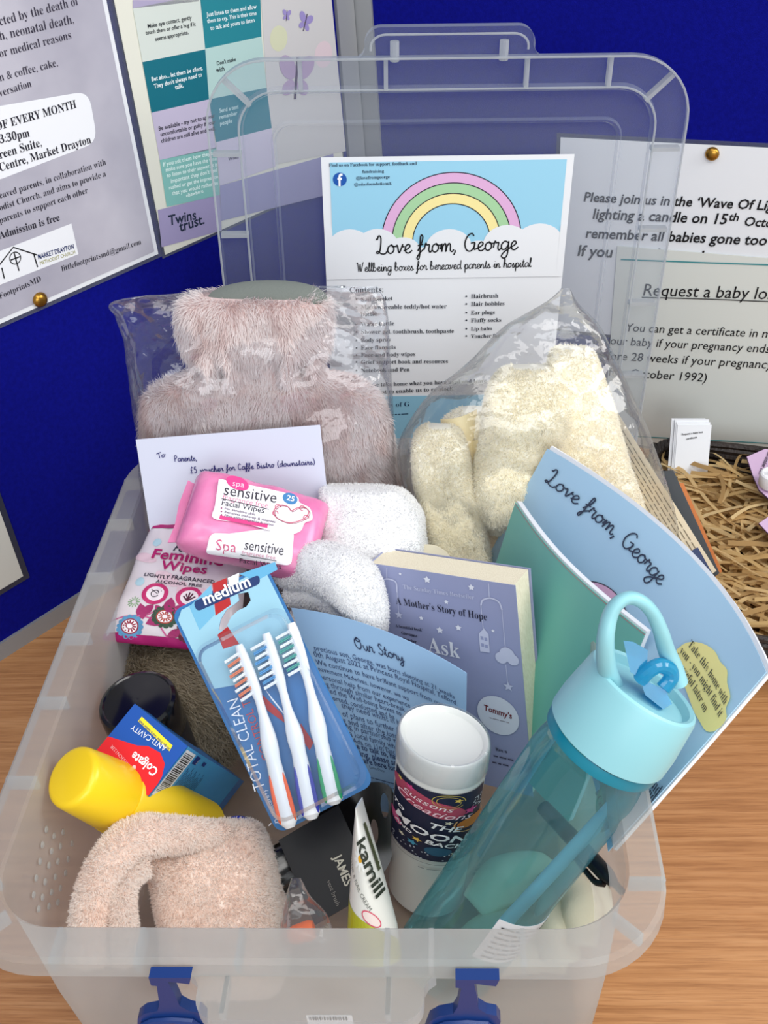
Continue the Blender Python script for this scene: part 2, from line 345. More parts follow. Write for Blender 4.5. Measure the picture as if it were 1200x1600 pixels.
# monoline handwriting: one list of strokes per letter, x-height 1
S_ = {
'a': (1.15, [[(.95, .85), (.55, 1.), (.12, .6), (.2, .08), (.6, .08), (.92, .5), (.97, .95), (.93, .3), (1.1, .03), (1.3, .25)]]),
'b': (1.05, [[(0, .3), (.4, 1.3), (.35, 1.95), (.15, 1.7), (.12, .3), (.4, 0), (.8, .3), (.75, .75), (.4, .9)]]),
'c': (.95, [[(.85, .8), (.55, 1.), (.15, .65), (.2, .1), (.6, 0), (1.05, .3)]]),
'd': (1.2, [[(.9, .85), (.5, 1.), (.1, .55), (.25, .03), (.65, .15), (.95, .7), (1.05, 1.95), (.95, .4), (1.1, .03), (1.3, .25)]]),
'e': (.9, [[(0, .25), (.5, .5), (.75, .8), (.5, 1.), (.2, .65), (.25, .12), (.6, 0), (1., .3)]]),
'f': (.75, [[(0, .2), (.45, 1.1), (.6, 1.8), (.42, 2.), (.3, 1.5), (.25, 0), (.1, -.75), (-.1, -.6), (.2, -.1), (.75, .45)], [(.0, .8), (.65, .95)]]),
'g': (1.1, [[(.9, .85), (.5, 1.), (.12, .6), (.2, .1), (.6, .12), (.92, .6), (.95, .95), (.85, -.5), (.5, -.95), (.15, -.7), (.5, -.2), (1.2, .25)]]),
'h': (1.1, [[(0, .2), (.4, 1.2), (.4, 1.95), (.2, 1.7), (.12, 0), (.3, .6), (.6, .95), (.8, .7), (.8, .2), (1., 0), (1.2, .25)]]),
'i': (.6, [[(0, .25), (.3, .95), (.25, .2), (.42, 0), (.7, .25)], [(.33, 1.4), (.37, 1.48)]]),
'l': (.6, [[(0, .2), (.4, 1.2), (.45, 1.9), (.27, 1.9), (.2, .4), (.4, 0), (.65, .25)]]),
'm': (1.55, [[(0, .3), (.2, .95), (.18, 0), (.3, .6), (.55, .95), (.68, .7), (.66, 0), (.8, .6), (1.05, .95), (1.2, .7), (1.2, .15), (1.4, .0), (1.6, .25)]]),
'n': (1.1, [[(0, .3), (.2, .95), (.18, 0), (.3, .6), (.6, .95), (.78, .7), (.78, .15), (.95, .0), (1.15, .25)]]),
'o': (1.05, [[(.6, 1.), (.2, .75), (.12, .25), (.45, 0), (.8, .3), (.8, .75), (.55, 1.), (.7, .8), (1.1, .8)]]),
'p': (1.05, [[(0, .3), (.2, .95), (.15, -.9), (.2, .6), (.55, 1.), (.85, .6), (.6, .05), (.25, .1), (.6, 0), (1.1, .25)]]),
'r': (.85, [[(0, .3), (.2, 1.05), (.35, .85), (.62, .88), (.55, .3), (.7, 0), (.95, .25)]]),
's': (.85, [[(0, .2), (.4, .95), (.45, .6), (.65, .25), (.4, 0), (.1, .1), (.5, 0), (.9, .25)]]),
't': (.7, [[(0, .2), (.35, 1.), (.42, 1.7), (.3, .4), (.45, 0), (.75, .25)], [(.08, 1.15), (.68, 1.2)]]),
'u': (1.1, [[(.05, .9), (.12, .25), (.4, 0), (.72, .4), (.8, .95), (.78, .2), (.95, 0), (1.15, .25)]]),
'v': (.95, [[(0, .75), (.2, .9), (.4, .05), (.78, .85), (.85, 1.), (.75, .75), (1.05, .75)]]),
'w': (1.35, [[(.05, .9), (.15, .2), (.4, .05), (.65, .7), (.7, .2), (.95, .05), (1.2, .9), (1.4, .75)]]),
'x': (.95, [[(.0, .9), (.3, .8), (.55, .1), (.95, .1)], [(.85, .95), (.1, .0)]]),
'y': (1.05, [[(.05, .9), (.15, .3), (.45, .15), (.8, .9), (.75, -.4), (.45, -.9), (.15, -.65), (.55, -.2), (1.1, .25)]]),
'L': (1.25, [[(.15, 1.6), (.35, 2.05), (.6, 1.8), (.5, .6), (.3, .1), (.05, .1), (.2, .3), (.6, .0), (1.05, 0), (1.3, .3)], [(.15, 1.6), (.05, 1.75)]]),
'G': (1.5, [[(1.15, 1.7), (.9, 2.), (.4, 1.7), (.1, .9), (.3, .15), (.8, .0), (1.2, .5), (1.25, .95), (.8, .9)], [(1.25, .95), (1.2, .2), (1.5, .25)]]),
'O': (1.5, [[(.9, 2.), (.35, 1.7), (.1, .9), (.35, .15), (.85, .1), (1.2, .8), (1.1, 1.7), (.7, 2.), (.5, 1.6), (.8, 1.35), (1.4, 1.7)]]),
'S': (1.1, [[(1., 1.7), (.75, 2.), (.4, 1.7), (.5, 1.2), (.9, .8), (.8, .2), (.4, 0), (.05, .3)]]),
'W': (1.9, [[(.0, 1.8), (.2, 1.95), (.4, .1), (.6, .6), (.85, 1.7), (.95, .1), (1.2, .6), (1.55, 1.95), (1.75, 2.)]]),
'T': (1.0, [[(0, 1.8), (1.1, 2.)], [(.55, 1.9), (.45, 0)]]),
'P': (1.05, [[(.2, 1.9), (.15, 0)], [(.1, 1.8), (.6, 2.), (.9, 1.5), (.6, 1.), (.2, .95)]]),
'B': (1.1, [[(.2, 1.9), (.15, 0)], [(.15, 1.85), (.7, 1.95), (.8, 1.4), (.25, 1.05), (.85, .9), (.9, .2), (.15, 0)]]),
'C': (1.1, [[(1., 1.6), (.6, 2.), (.15, 1.3), (.2, .3), (.6, 0), (1., .3)]]),
'£': (1.1, [[(.9, 1.7), (.6, 2.), (.4, 1.5), (.4, .5), (.1, 0), (.9, .05)], [(.1, 1.), (.75, 1.05)]]),
'5': (1.0, [[(.8, 2.), (.25, 1.9), (.2, 1.2), (.6, 1.25), (.8, .6), (.5, 0), (.1, .15)]]),
'(': (.6, [[(.5, 2.1), (.15, 1.2), (.2, .2), (.45, -.3)]]), ')': (.6, [[(.1, 2.1), (.45, 1.2), (.4, .2), (.1, -.3)]]),
',': (.5, [[(.2, .15), (.22, .0), (.05, -.4)]]), ' ': (.75, []), '-': (.8, [[(.1, .6), (.7, .6)]]),
}
def handwriting(s, gap=0.):
    x = 0; out = []
    for ch in s:
        w, st = S_[ch]
        for k in st: out.append([(p[0]+x, p[1]) for p in catmull([np.array(q) for q in k], 5)])
        x += w+gap
    return out, x

class Print:
    def __init__(s, sheet, lift=.0004): s.s = sheet; s.g = Geo(); s.lift = lift
    def _put(s, UV, Fc, col, layer, rough=.5):
        o = s.lift+.00013*layer
        s.g.add([s.s.at(u, v, o) for u, v in UV], Fc, col if not isinstance(col, tuple) else ink(col, rough))
    def px(s, *q): return s.s.inv(*q)
    def poly(s, uv, col, layer=1, holes=()):
        polys = [list(uv)]+[list(h) for h in holes]; fl = [p for q in polys for p in q]
        s._put(fl, [tuple(t) for t in tessellate_polygon([[Vector((p[0], p[1], 0)) for p in q] for q in polys])], col, layer)
    def polypx(s, pts, col, layer=1): s.poly([s.px(*p) for p in pts], col, layer)
    def grid(s, u0, v0, u1, v1, col, layer=1, n=14):
        UV = [(u0+(u1-u0)*i/n, v0+(v1-v0)*j/n) for j in range(n+1) for i in range(n+1)]
        s._put(UV, [(j*(n+1)+i, j*(n+1)+i+1, (j+1)*(n+1)+i+1, (j+1)*(n+1)+i) for j in range(n) for i in range(n)], col, layer)
    def blob(s, uv, col, layer=1, rings=8):
        P = [np.asarray(q, float) for q in uv]; c = sum(P)/len(P); n = len(P); UV = [c+(p-c)*k/rings for k in range(1, rings+1) for p in P]
        Fc = [(k*n+i, k*n+(i+1) % n, (k+1)*n+(i+1) % n, (k+1)*n+i) for k in range(rings-1) for i in range(n)]+[tuple(range(n))]
        s._put(UV, Fc, col, layer)
    def disc(s, c, r, col, layer=1, r2=None, n=28, rot=0.):
        r2 = r2 or r; cr, sr = math.cos(rot), math.sin(rot)
        UV = [(c[0]+r*math.cos(a)*cr-r2*math.sin(a)*sr, c[1]+r*math.cos(a)*sr+r2*math.sin(a)*cr) for a in np.linspace(0, 2*math.pi, n, endpoint=False)]
        if s.s.curved and max(r, r2) > .003: s.blob(UV, col, layer, 5)
        else: s._put(UV, [tuple(range(n))], col, layer)
    def arc(s, c, r0, r1, a0, a1, col, layer=1, n=48):
        UV = []; Fc = []
        for i, a in enumerate(np.radians(np.linspace(a0, a1, n+1))):
            UV += [(c[0]+r0*math.cos(a), c[1]-r0*math.sin(a)), (c[0]+r1*math.cos(a), c[1]-r1*math.sin(a))]
            if i: Fc.append((2*i-2, 2*i-1, 2*i+1, 2*i))
        s._put(UV, Fc, col, layer)
    def line(s, pts, w, col, layer=2):
        P = [np.asarray(p, float) for p in pts]; UV = []; Fc = []
        for i, p in enumerate(P):
            t = P[min(i+1, len(P)-1)]-P[max(i-1, 0)]; t = t/(np.linalg.norm(t)+1e-12); n = np.array([-t[1], t[0]])*w/2; UV += [p+n, p-n]
            if i: Fc.append((2*i-2, 2*i-1, 2*i+1, 2*i))
        s._put(UV, Fc, col, layer)
    def linepx(s, pts, w, col, layer=2): s.line([s.px(*p) for p in pts], w, col, layer)
    def text(s, t, A, B, col=(25, 25, 28), style='sans', k=1., layer=3, natural=None):
        """lettering from A to B (page coordinates); k stretches the height; natural = text whose width spans A to B"""
        V, Fc = glyphs(t, style)
        if not len(V): return
        x1 = V[:, 0].max() if natural is None else glyphs(natural, style)[0][:, 0].max()
        x0 = min(0., V[:, 0].min()); A, B = np.asarray(A, float), np.asarray(B, float); d = B-A; L = np.linalg.norm(d); d = d/L; up = np.array([d[1], -d[0]]); sc = L/(x1-x0)
        s._put([A+d*(x-x0)*sc+up*y*sc*k for x, y in V], Fc, col, layer)
    def textpx(s, t, a, b, col=(25, 25, 28), style='sans', k=1., layer=3, natural=None): s.text(t, s.px(*a), s.px(*b), col, style, k, layer, natural)
    def marks(s, A, B, h, col=(60, 60, 66), layer=3, seed=0):
        """a line of print too small to read: word-long dashes"""
        r = random.Random(seed); A, B = np.asarray(A, float), np.asarray(B, float); L = np.linalg.norm(B-A); d = (B-A)/L; x = 0.
        while x < L-h:
            w = min(r.uniform(1.2, 5.5)*h, L-x); s.line([A+d*x, A+d*(x+w)], h*.62, col, layer); x += w+h*.7
    def marksPX(s, a, b, h, col=(60, 60, 66), layer=3, seed=0): s.marks(s.px(*a), s.px(*b), h, col, layer, seed)
    def hand(s, t, a, b, w, col=(20, 20, 24), k=1., layer=3, gap=0., px=True):
        st, W = handwriting(t, gap); A, B = (np.asarray(s.px(*a)), np.asarray(s.px(*b))) if px else (np.asarray(a, float), np.asarray(b, float)); d = B-A; L = np.linalg.norm(d); d = d/L; up = np.array([d[1], -d[0]]); sc = L/W
        for q in st: s.line([A+d*x*sc+up*y*sc*k for x, y in q], w, col, layer)
    def build(s, name, parent): return s.g.build(name, parent, smooth=False)
# ================================================================ setting
def wood(name, base, dark, light, sc=1.):
    t = NT(name); b = t.n('ShaderNodeBsdfPrincipled'); b.inputs['Roughness'].default_value = .42
    co = t.coord((5.*sc, 150*sc, 10), (0, 0, .1)); n1 = t.noise(1.6, co, 5, .6)
    co2 = t.coord((22*sc, 700*sc, 30), (0, 0, .1)); n2 = t.noise(1.3, co2, 3, .6)
    c1 = t.ramp(n1, [(.3, lin(dark)), (.5, lin(base)), (.72, lin(light))]); c2 = t.ramp(n2, [(.34, (.62, .55, .5)), (.5, (1, 1, 1))])
    m = t.n('ShaderNodeMix', data_type='RGBA', blend_type='MULTIPLY'); m.inputs[0].default_value = .55
    t.l(c1, m.inputs[6]); t.l(c2, m.inputs[7]); t.l(m.outputs[2], b.inputs['Base Color'])
    t.l(t.bump(n2, .08, .0005), b.inputs['Normal']); t.l(b.outputs[0], t.out.inputs[0]); return t.m
WOOD = wood('beech_veneer', (184, 130, 82), (160, 108, 64), (200, 148, 100))
g = Geo().add(*abox(-4, 4, -3, 4, -.76, -.74), mat('grey_carpet', (105, 108, 112), .95, bump=(400, .5, .002)))
o = g.build('floor', smooth=False); o['kind'] = 'structure'
PAINT = mat('white_wall_paint', (214, 214, 208), .8)
for nm, q in (('wall_back', (-4, 4, 4, 4.1, -.74, 2.4)), ('wall_left', (-4.1, -4, -3, 4, -.74, 2.4))):
    o = Geo().add(*abox(*q), PAINT).build(nm, smooth=False); o['kind'] = 'structure'
tb = thing('table', 'beech veneer table top carrying the plastic box and the display boards', 'table', (0, .3, -.74))
Geo().add(*rbox((.05, .35, -.0125), (1.05, 0, 0), (0, .95, 0), (0, 0, .0125), .004), WOOD).build('tabletop', tb)
for x in (-.9, 1.): 
    for y in (-.5, 1.2): Geo().add(*tube([(x, y, -.74), (x, y, -.026)], .02, 14), mat('table_steel', (120, 122, 125), .35, .8)).build('leg', tb)

# display boards: felt panels in grey frames, two of them meeting at a corner behind the box
FELT = mat('navy_felt', (8, 14, 128), .95, spec=.12, bump=(900, .35, .001), var=((5, 9, 112), 260))
FRAME = mat('grey_frame', (152, 154, 156), .45, .25)
LB = np.array([-.355, .419, 0.]); LD = np.array([.643, .766, 0.]); LD = LD/np.linalg.norm(LD); LN = np.array([LD[1], -LD[0], 0.])
BB = np.array([0., .838, 0.]); BA = math.radians(17); BD = np.array([math.cos(BA), -math.sin(BA), 0.]); BN = np.array([-math.sin(BA), -math.cos(BA), 0.])
ZU = np.array([0, 0, 1.])
def slab(org, d, n, s0, s1, z0, z1, f0, f1):     # box on a board: along d, up z, from f0 to f1 in front of it
    c = org+d*(s0+s1)/2+ZU*(z0+z1)/2+n*(f0+f1)/2; return box8(c, d*(s1-s0)/2, n*(f1-f0)/2, ZU*(z1-z0)/2)
def board(name, label, org, d, n, s0, s1, posts):
    t = thing(name, label, 'display board', org+d*(s0+s1)/2)
    Geo().add(*slab(org, d, n, s0, s1, .018, 1.0, -.018, 0), FELT).build('felt_panel', t, False)
    Geo().add(*slab(org, d, n, s0, s1, .0, .018, -.022, .003), FRAME).build('bottom_rail', t, False)
    Geo().add(*slab(org, d, n, s0, s1, 1.0, 1.018, -.022, .003), FRAME).build('top_rail', t, False)
    for a, b in posts: Geo().add(*slab(org, d, n, a, b, 0, 1.018, -.022, .004), FRAME).build('post', t, False)
    return t
board('display_board', 'navy felt display board along the left, carrying the lilac and the tiled posters', LB, LD, LN, -.55, .52, [(-.572, -.55), (.52, .543)])
board('display_board', 'navy felt display board standing behind the clear lid', BB, BD, BN, .016, 1.1, [(-.008, .016), (1.1, 1.122)])
def on_left(s, z, f=.0): return LB+LD*s+ZU*z+LN*f
def on_back(s, z, f=.0): return BB+BD*s+ZU*z+BN*f
WHITE = mat('white_paper', (226, 229, 233), .55, spec=.3)
POUCH = mat('laminate_edge', (150, 158, 172), .2, spec=.6)
def poster(name, label, TL, TR, BL, m=WHITE, t=.0006, cat='poster', edge=.0):
    o = thing(name, label, cat, BL); sh = flat(TL, TR, BL); g = Geo(); sh.body(g, m, t)
    sh_ob = g.build('sheet', o, False)
    if edge:
        e = Geo(); n = sh.nrm(0, 0); q = Sheet(lambda u, v: sh.fn(u-edge, v-edge)-n*(t+.0002), sh.w+2*edge, sh.h+2*edge); q.body(e, clear('laminate_pouch', (215, 220, 228), (220, 225, 230), .12, .2, .1), .0003); e.build('laminate_border', o, False)
    return o, sh
DK = (40, 38, 46); NAVY = (30, 44, 96)
# lilac poster, top left
LIL = mat('lilac_cloud_print', (160, 158, 172), .3, spec=.5, var=((192, 190, 200), 9))
o, sh = poster('poster', 'lilac clouded poster of a parents group, pinned at the top left', on_left(.055, .612, .004), on_left(.2655, .612, .004), on_left(.055, .3155, .004), edge=.004)
p = Print(sh); p.grid(.004, .004, .2065, .2925, LIL, 0, 1)
for t, a, b, st in (('cted by the death of', (-1, 40), (123, 7), 'serif'), ('h, neonatal death,', (-1, 63), (115, 36), 'serif'), ('or medical reasons', (-1, 90), (111, 60), 'serif'),
                    ('n & coffee, cake,', (-1, 127), (90, 103), 'serif'), ('versation', (-1, 151), (49, 135), 'serif')): p.textpx(t, a, b, (48, 44, 60), st, 1.12)
c = [p.px(*q) for q in ((-40, 172), (138, 142), (152, 222), (-26, 290))]
def rquad(c, r=.25, n=6):
    c = [np.array(q) for q in c]; out = []
    for i in range(4):
        a, b, d = c[i-1], c[i], c[(i+1) % 4]; p0 = b+(a-b)*r*min(1, np.linalg.norm(d-b)/np.linalg.norm(a-b)); p1 = b+(d-b)*r*min(1, np.linalg.norm(a-b)/np.linalg.norm(d-b))
        for t in np.linspace(0, 1, n): out.append((1-t)**2*p0+2*t*(1-t)*b+t*t*p1)
    return out
p.poly([tuple(q) for q in rquad(c, .3)], (232, 234, 238), 1)
for t, a, b, st in (('OF EVERY MONTH', (-7, 204), (119, 168), 'serifb'), ('3:30pm', (-1, 224), (46, 213), 'serifb'), ('reen Suite,', (-1, 248), (65, 228), 'serifb'), ('Centre, Market Drayton', (-1, 268), (142, 223), 'serifb'),
                    ('eaved parents, in collaboration with', (-1, 310), (165, 257), 'serif'), ('odist Church, and aims to provide a', (-1, 329), (165, 275), 'serif'), ('parents to support each other', (-1, 349), (137, 301), 'serif'),
                    ('Admission is free', (-1, 373), (93, 344), 'serifb'), ('littlefootprintsmd@gmail.com', (96, 424), (220, 381), 'serif'), ('FootprintsMD', (-1, 467), (64, 439), 'serif')): p.textpx(t, a, b, (34, 32, 44), st, 1.12)
p.polypx([(-6, 394), (111, 349), (122, 397), (-6, 447)], (230, 232, 236), 1)
p.textpx('MARKET DRAYTON', (59, 405), (115, 388), NAVY, 'black', 1.5); p.textpx('METHODIST CHURCH', (62, 414), (117, 396), (150, 148, 60), 'light', 1.35)
for q in ([(-2, 414), (20, 386), (57, 398)], [(2, 418), (6, 435)], [(52, 397), (58, 417)], [(21, 394), (29, 423)], [(16, 406), (32, 400)]): p.linepx(q, .0011, (30, 30, 34), 3)
p.arc(p.px(23, 403), .0045, .0053, 0, 360, (30, 30, 34), 3)
p.build('printed_lettering', o)
# teal and lilac tile poster
CREAM = mat('cream_paper', (222, 222, 208), .35, spec=.4)
o, sh = poster('poster', 'poster of teal, cream and lilac advice tiles with butterflies, behind the lilac one', on_left(.274, .607, .002), on_left(.512, .607, .002), on_left(.2725, .311, .002), CREAM, edge=.003)
p = Print(sh)
TEAL, TEAL2, MINT = (24, 112, 130), (34, 128, 140), (128, 186, 178)
for q, c in ((((207, 0), (310, 0), (310, 2), (207, 13)), (168, 160, 188)), (((310, -22), (405, -40), (408, 57), (320, 76)), TEAL2), (((207, 13), (312, -8), (320, 77), (222, 97)), (206, 214, 206)), (((222, 97), (320, 77), (326, 155), (236, 176)), (16, 106, 122)), (((320, 76), (408, 57), (416, 137), (326, 155)), (176, 206, 200)),
             (((236, 176), (326, 155), (337, 232), (249, 250)), (190, 182, 204)), (((326, 155), (416, 137), (424, 200), (337, 222)), (40, 120, 136)), (((249, 250), (337, 230), (343, 305), (260, 323)), MINT), (((337, 222), (424, 200), (430, 260), (343, 290)), (198, 192, 210)),
             (((343, 290), (520, 240), (528, 300), (345, 345)), (150, 148, 186)), (((246, 328), (343, 304), (346, 360), (252, 386)), (158, 150, 186)), (((405, -40), (512, -60), (540, 236), (424, 258)), (200, 198, 196))): p.polypx(q, c, 0 if c == (200, 198, 196) else 1)
def lines(p, L, col, st, k=1.): 
    for t, a, b in L: p.textpx(t, a, b, col, st, k)
lines(p, [('Make eye contact, gently', (230, 44), (299, 30)), ('touch them or offer a hug if it', (227, 54), (305, 40)), ('seems appropriate.', (242, 64), (294, 53))], (40, 46, 50), 'bold')
lines(p, [('Just listen to them and allow', (322, 26), (400, 13)), ('them to cry. This is their time', (323, 36), (400, 23)), ('to talk and yours to listen', (328, 47), (397, 34))], (225, 240, 240), 'bold')
lines(p, [('But also... let them be silent.', (236, 127), (316, 109)), ("They don't always need to", (240, 138), (315, 119)), ('talk.', (273, 140), (286, 136))], (230, 242, 242), 'bold')
lines(p, [("Don't make", (338, 102), (368, 95)), ('with', (337, 113), (350, 110))], (50, 60, 64), 'bold')
lines(p, [('Send a text', (342, 176), (372, 169)), ('remember', (342, 186), (370, 179)), ('people', (343, 196), (362, 191))], (190, 220, 222), 'bold')
lines(p, [('Be available - try not to appear', (247, 204), (335, 183)), ('uncomfortable or guilty if your', (250, 213), (336, 193)), ('children are still alive and well.', (251, 223), (336, 203))], (60, 58, 72), 'bold')
lines(p, [('If you ask them how they are', (254, 260), (338, 240)), ('make sure you have the time', (258, 268), (338, 250)), ('to listen to their answer. It is', (260, 277), (339, 259)), ("important they don't feel", (266, 286), (338, 268)), ('rushed or get the impression', (263, 296), (340, 278)), ('that you would rather be', (268, 305), (340, 288)), ('elsewhere.', (290, 308), (318, 300))], (225, 245, 240), 'bold')
lines(p, [('When', (356, 251), (372, 247))], (90, 88, 104), 'bold')
p.textpx('Twins', (263, 352), (306, 342), (28, 42, 62), 'bold', .98); p.textpx('trust.', (280, 362), (319, 349), (28, 42, 62), 'bold', .98)
def butterfly(c, s, a, col):
    ca, sa = math.cos(a), math.sin(a)
    for k in (-1, 1):
        for (q, r1, r2, ro) in (((.55, -.45), .62, .42, -.7), ((.45, .4), .42, .3, .6)):
            P = [(q[0]+r1*math.cos(t)*math.cos(ro)-r2*math.sin(t)*math.sin(ro), q[1]+r1*math.cos(t)*math.sin(ro)+r2*math.sin(t)*math.cos(ro)) for t in np.linspace(0, 6.28, 18, endpoint=False)]
            P = [(k*x, y) for x, y in P]; p.poly([(c[0]+s*(x*ca-y*sa), c[1]+s*(x*sa+y*ca)) for x, y in P], col, 2 if k > 0 else 3)
    p.line([(c[0]+s*.9*sa, c[1]-s*.9*ca), (c[0]-s*.9*sa, c[1]+s*.9*ca)], s*.14, (80, 66, 90), 4)
butterfly(p.px(476, 35), .0085, .5, (150, 138, 190)); butterfly(p.px(447, 24), .005, .3, (150, 138, 190)); butterfly(p.px(462, 122), .021, .25, (172, 152, 180))
p.disc(p.px(505, 85), .012, (214, 196, 200), 1); p.disc(p.px(435, 60), .011, (206, 208, 176), 1)
p.build('printed_tiles', o)
# white sheet low on the left board
o, sh = poster('notice', 'off-white sheet with dark border, low at the left edge of the left board', on_left(-.16, .285, .002), on_left(.0478, .285, .002), on_left(-.16, .0735, .002), mat('offwhite_sheet', (206, 206, 198), .4))
g = Geo(); q = Sheet(lambda u, v: sh.fn(u-.006, v-.006)-LN*.0009, sh.w+.012, sh.h+.012); q.body(g, mat('dark_border', (52, 56, 72), .3), .0004); g.build('border', o, False)
# notices on the back board
o, sh = poster('poster', 'white notice in bold slanting type about lighting a candle, pinned right of the lid', on_back(.205, .3505, .002), on_back(.502, .3505, .002), on_back(.205, .14, .002), edge=.004)
p = Print(sh); K = (22, 22, 26)
p.textpx("Please join us in the ‘Wave Of Light’ by", (911, 314), (1262, 331), K, 'bolditalic', 1.05)
p.textpx('lighting a candle on 15', (925, 341), (1137, 350), K, 'bolditalic', 1.05); p.textpx('th', (1138, 344), (1154, 345), K, 'bolditalic', 1.); p.textpx('October to', (1161, 352), (1262, 358), K, 'bolditalic', 1.05)
p.textpx('remember all babies gone too', (914, 371), (1198, 383), K, 'bolditalic', 1.05); p.textpx('If you can, please share', (901, 399), (1140, 411), K, 'bolditalic', 1.05)
p.build('printed_lettering', o)
o, sh = poster('poster', 'pale notice about requesting a baby loss certificate, below the candle notice', on_back(.268, .243, .0035), on_back(.565, .243, .0035), on_back(.268, .0035, .0035), mat('pale_notice', (214, 218, 212), .4))
p = Print(sh)
p.linepx([(970, 405), (1100, 410), (1215, 414)], .0014, (60, 140, 146)); p.linepx([(965, 680), (1100, 687), (1215, 693)], .0012, (60, 140, 146))
p.textpx('Request a baby loss certificate', (1003, 461), (1345, 472), K, 'italic', 1.12); p.linepx([(1003, 464), (1110, 467), (1345, 477)], .001, K, 3)
for t, a, b, nat in (('You can get a certificate in memory', (977, 517), (1260, 530), None), ('of your baby if your pregnancy ends', (925, 536), (1203, 551), None), ('before 28 weeks if your pregnancy', (930, 560), (1208, 576), None), ('ended after October 1992)', (890, 583), (1104, 596), None)): p.textpx(t, a, b, K, 'italic', 1.12)
p.build('printed_lettering', o)
BRASS = mat('brass', (172, 128, 52), .28, .9)
def pin(P, n, label):
    t = thing('drawing_pin', label, 'drawing pin', P, 'brass drawing pins')
    Geo().add(*lathe(P, n, [(0, .0064), (.0012, .0066), (.003, .0058), (.0042, .004), (.0048, .0015)], 24), BRASS).build('dome', t)
    Geo().add(*lathe(P, -n, [(0, .0006), (.008, .0003)], 8), BRASS).build('spike', t)
pin(PP(62, 468, on_left(0, 0, .0046), LN), LN, 'brass drawing pin at the bottom edge of the lilac poster')
pin(PP(1113, 240, on_back(0, 0, .0026), BN), BN, 'brass drawing pin at the top of the candle notice')

# ================================================================ the storage box
PP_BOX = clear('frosted_plastic', (236, 238, 238), (224, 225, 222), .38, .34, .3, .45)
PP_LID = clear('clear_plastic', (240, 243, 246), (206, 216, 228), .17, .4, .12, .4)
PP_RIB = clear('milky_plastic', (240, 242, 242), (226, 230, 232), .46, .3, .25, .5)
bx = thing('storage_box', 'large frosted clear plastic storage box holding all the items', 'storage box', (0, .24, 0))
def L3(w, d, r, z, cy=.24): return [(x, y+cy, z) for x, y in rrect(w, d, r, 9)]
V, Fc = loft([L3(.316, .41, .03, .001), L3(.326, .42, .035, .008), L3(.338, .432, .037, .10), L3(.344, .437, .038, .185), L3(.346, .439, .038, .1985)], True, False)
Geo().add(V, Fc, PP_BOX).build('walls', bx)
V, Fc = loft([L3(.346, .439, .038, .1985), L3(.349, .442, .039, .2005), L3(.381, .475, .050, .2005), L3(.386, .480, .052, .198), L3(.387, .481, .0525, .187)], False, False)
Geo().add(V, Fc, PP_BOX).build('rim', bx)
def rib_box(c, along, out, ln, h=.010, th=.0012):
    return box8(c, unit(along)*th, unit(out)*ln/2, (0, 0, h/2))
g = Geo()
for y in (.05, .12, .185, .245, .31, .375, .43):
    for s in (-1, 1): g.add(*rib_box((s*.1835, y, .1935), (0, 1, 0), (1, 0, 0), .019), PP_RIB)
for x in (-.13, -.085, -.032, .045, .068, .115):
    for y in (.0108, .4692): g.add(*rib_box((x, y, .1935), (1, 0, 0), (0, 1, 0), .020), PP_RIB)
for sx in (-1, 1):
    for sy in (0, 1): g.add(*box8((sx*.1695, .0235 if not sy else .4565, .1935), unit((1, -sx*(1 if sy else -1), 0))*.0012, unit((sx, (1 if sy else -1), 0))*.009, (0, 0, .005)), PP_RIB)
o = g.build('rib', bx, False); o['kind'] = 'stuff'; o.name = 'rim_ribs'
g = Geo()
for _x, _y in [(72, 1296), (84, 1306), (98, 1300), (66, 1320), (80, 1330), (94, 1322), (112, 1318), (62, 1346), (76, 1352), (90, 1346), (106, 1342), (56, 1372), (70, 1378), (86, 1370), (102, 1364), (52, 1398), (66, 1402), (80, 1394), (94, 1388), (60, 1420), (76, 1416), (90, 1410)]:
    g.add(*lathe(PP(_x, _y, (-.1672, 0, .08), (1, 0, .03)), (1, 0, .03), [(0, .0022), (.0008, .0018), (.0012, .0004)], 10), PP_BOX)
ob = g.build('grip_pips', bx); ob['kind'] = 'stuff'
def tab_outline(x0, x1, dpt, r, n=8):
    P = [(x0-.006, .001), (x0-.002, -.002), (x0, -.006)]
    for k in range(n+1): a = math.radians(180+90*k/n); P.append((x0+r+r*math.cos(a), -dpt+r+r*math.sin(a)))
    for k in range(n+1): a = math.radians(270+90*k/n); P.append((x1-r+r*math.cos(a), -dpt+r+r*math.sin(a)))
    return P+[(x1, -.006), (x1+.002, -.002), (x1+.006, .001)]
g = Geo()
T = tab_outline(-.0525, .0640, .0235, .012)
g.add([(x, y, .188) for x, y in T], [tuple(range(len(T)))], PP_BOX)
g.add([(x, y, z) for z in (.188, .178) for x, y in T], [(i, i+1, i+1+len(T), i+len(T)) for i in range(len(T)-1)], PP_RIB)
for x in (-.038, .046): g.add(*rib_box((x, -.010, .184), (1, 0, 0), (0, 1, 0), .020, .008), PP_RIB)
g.build('carry_tab', bx, False)
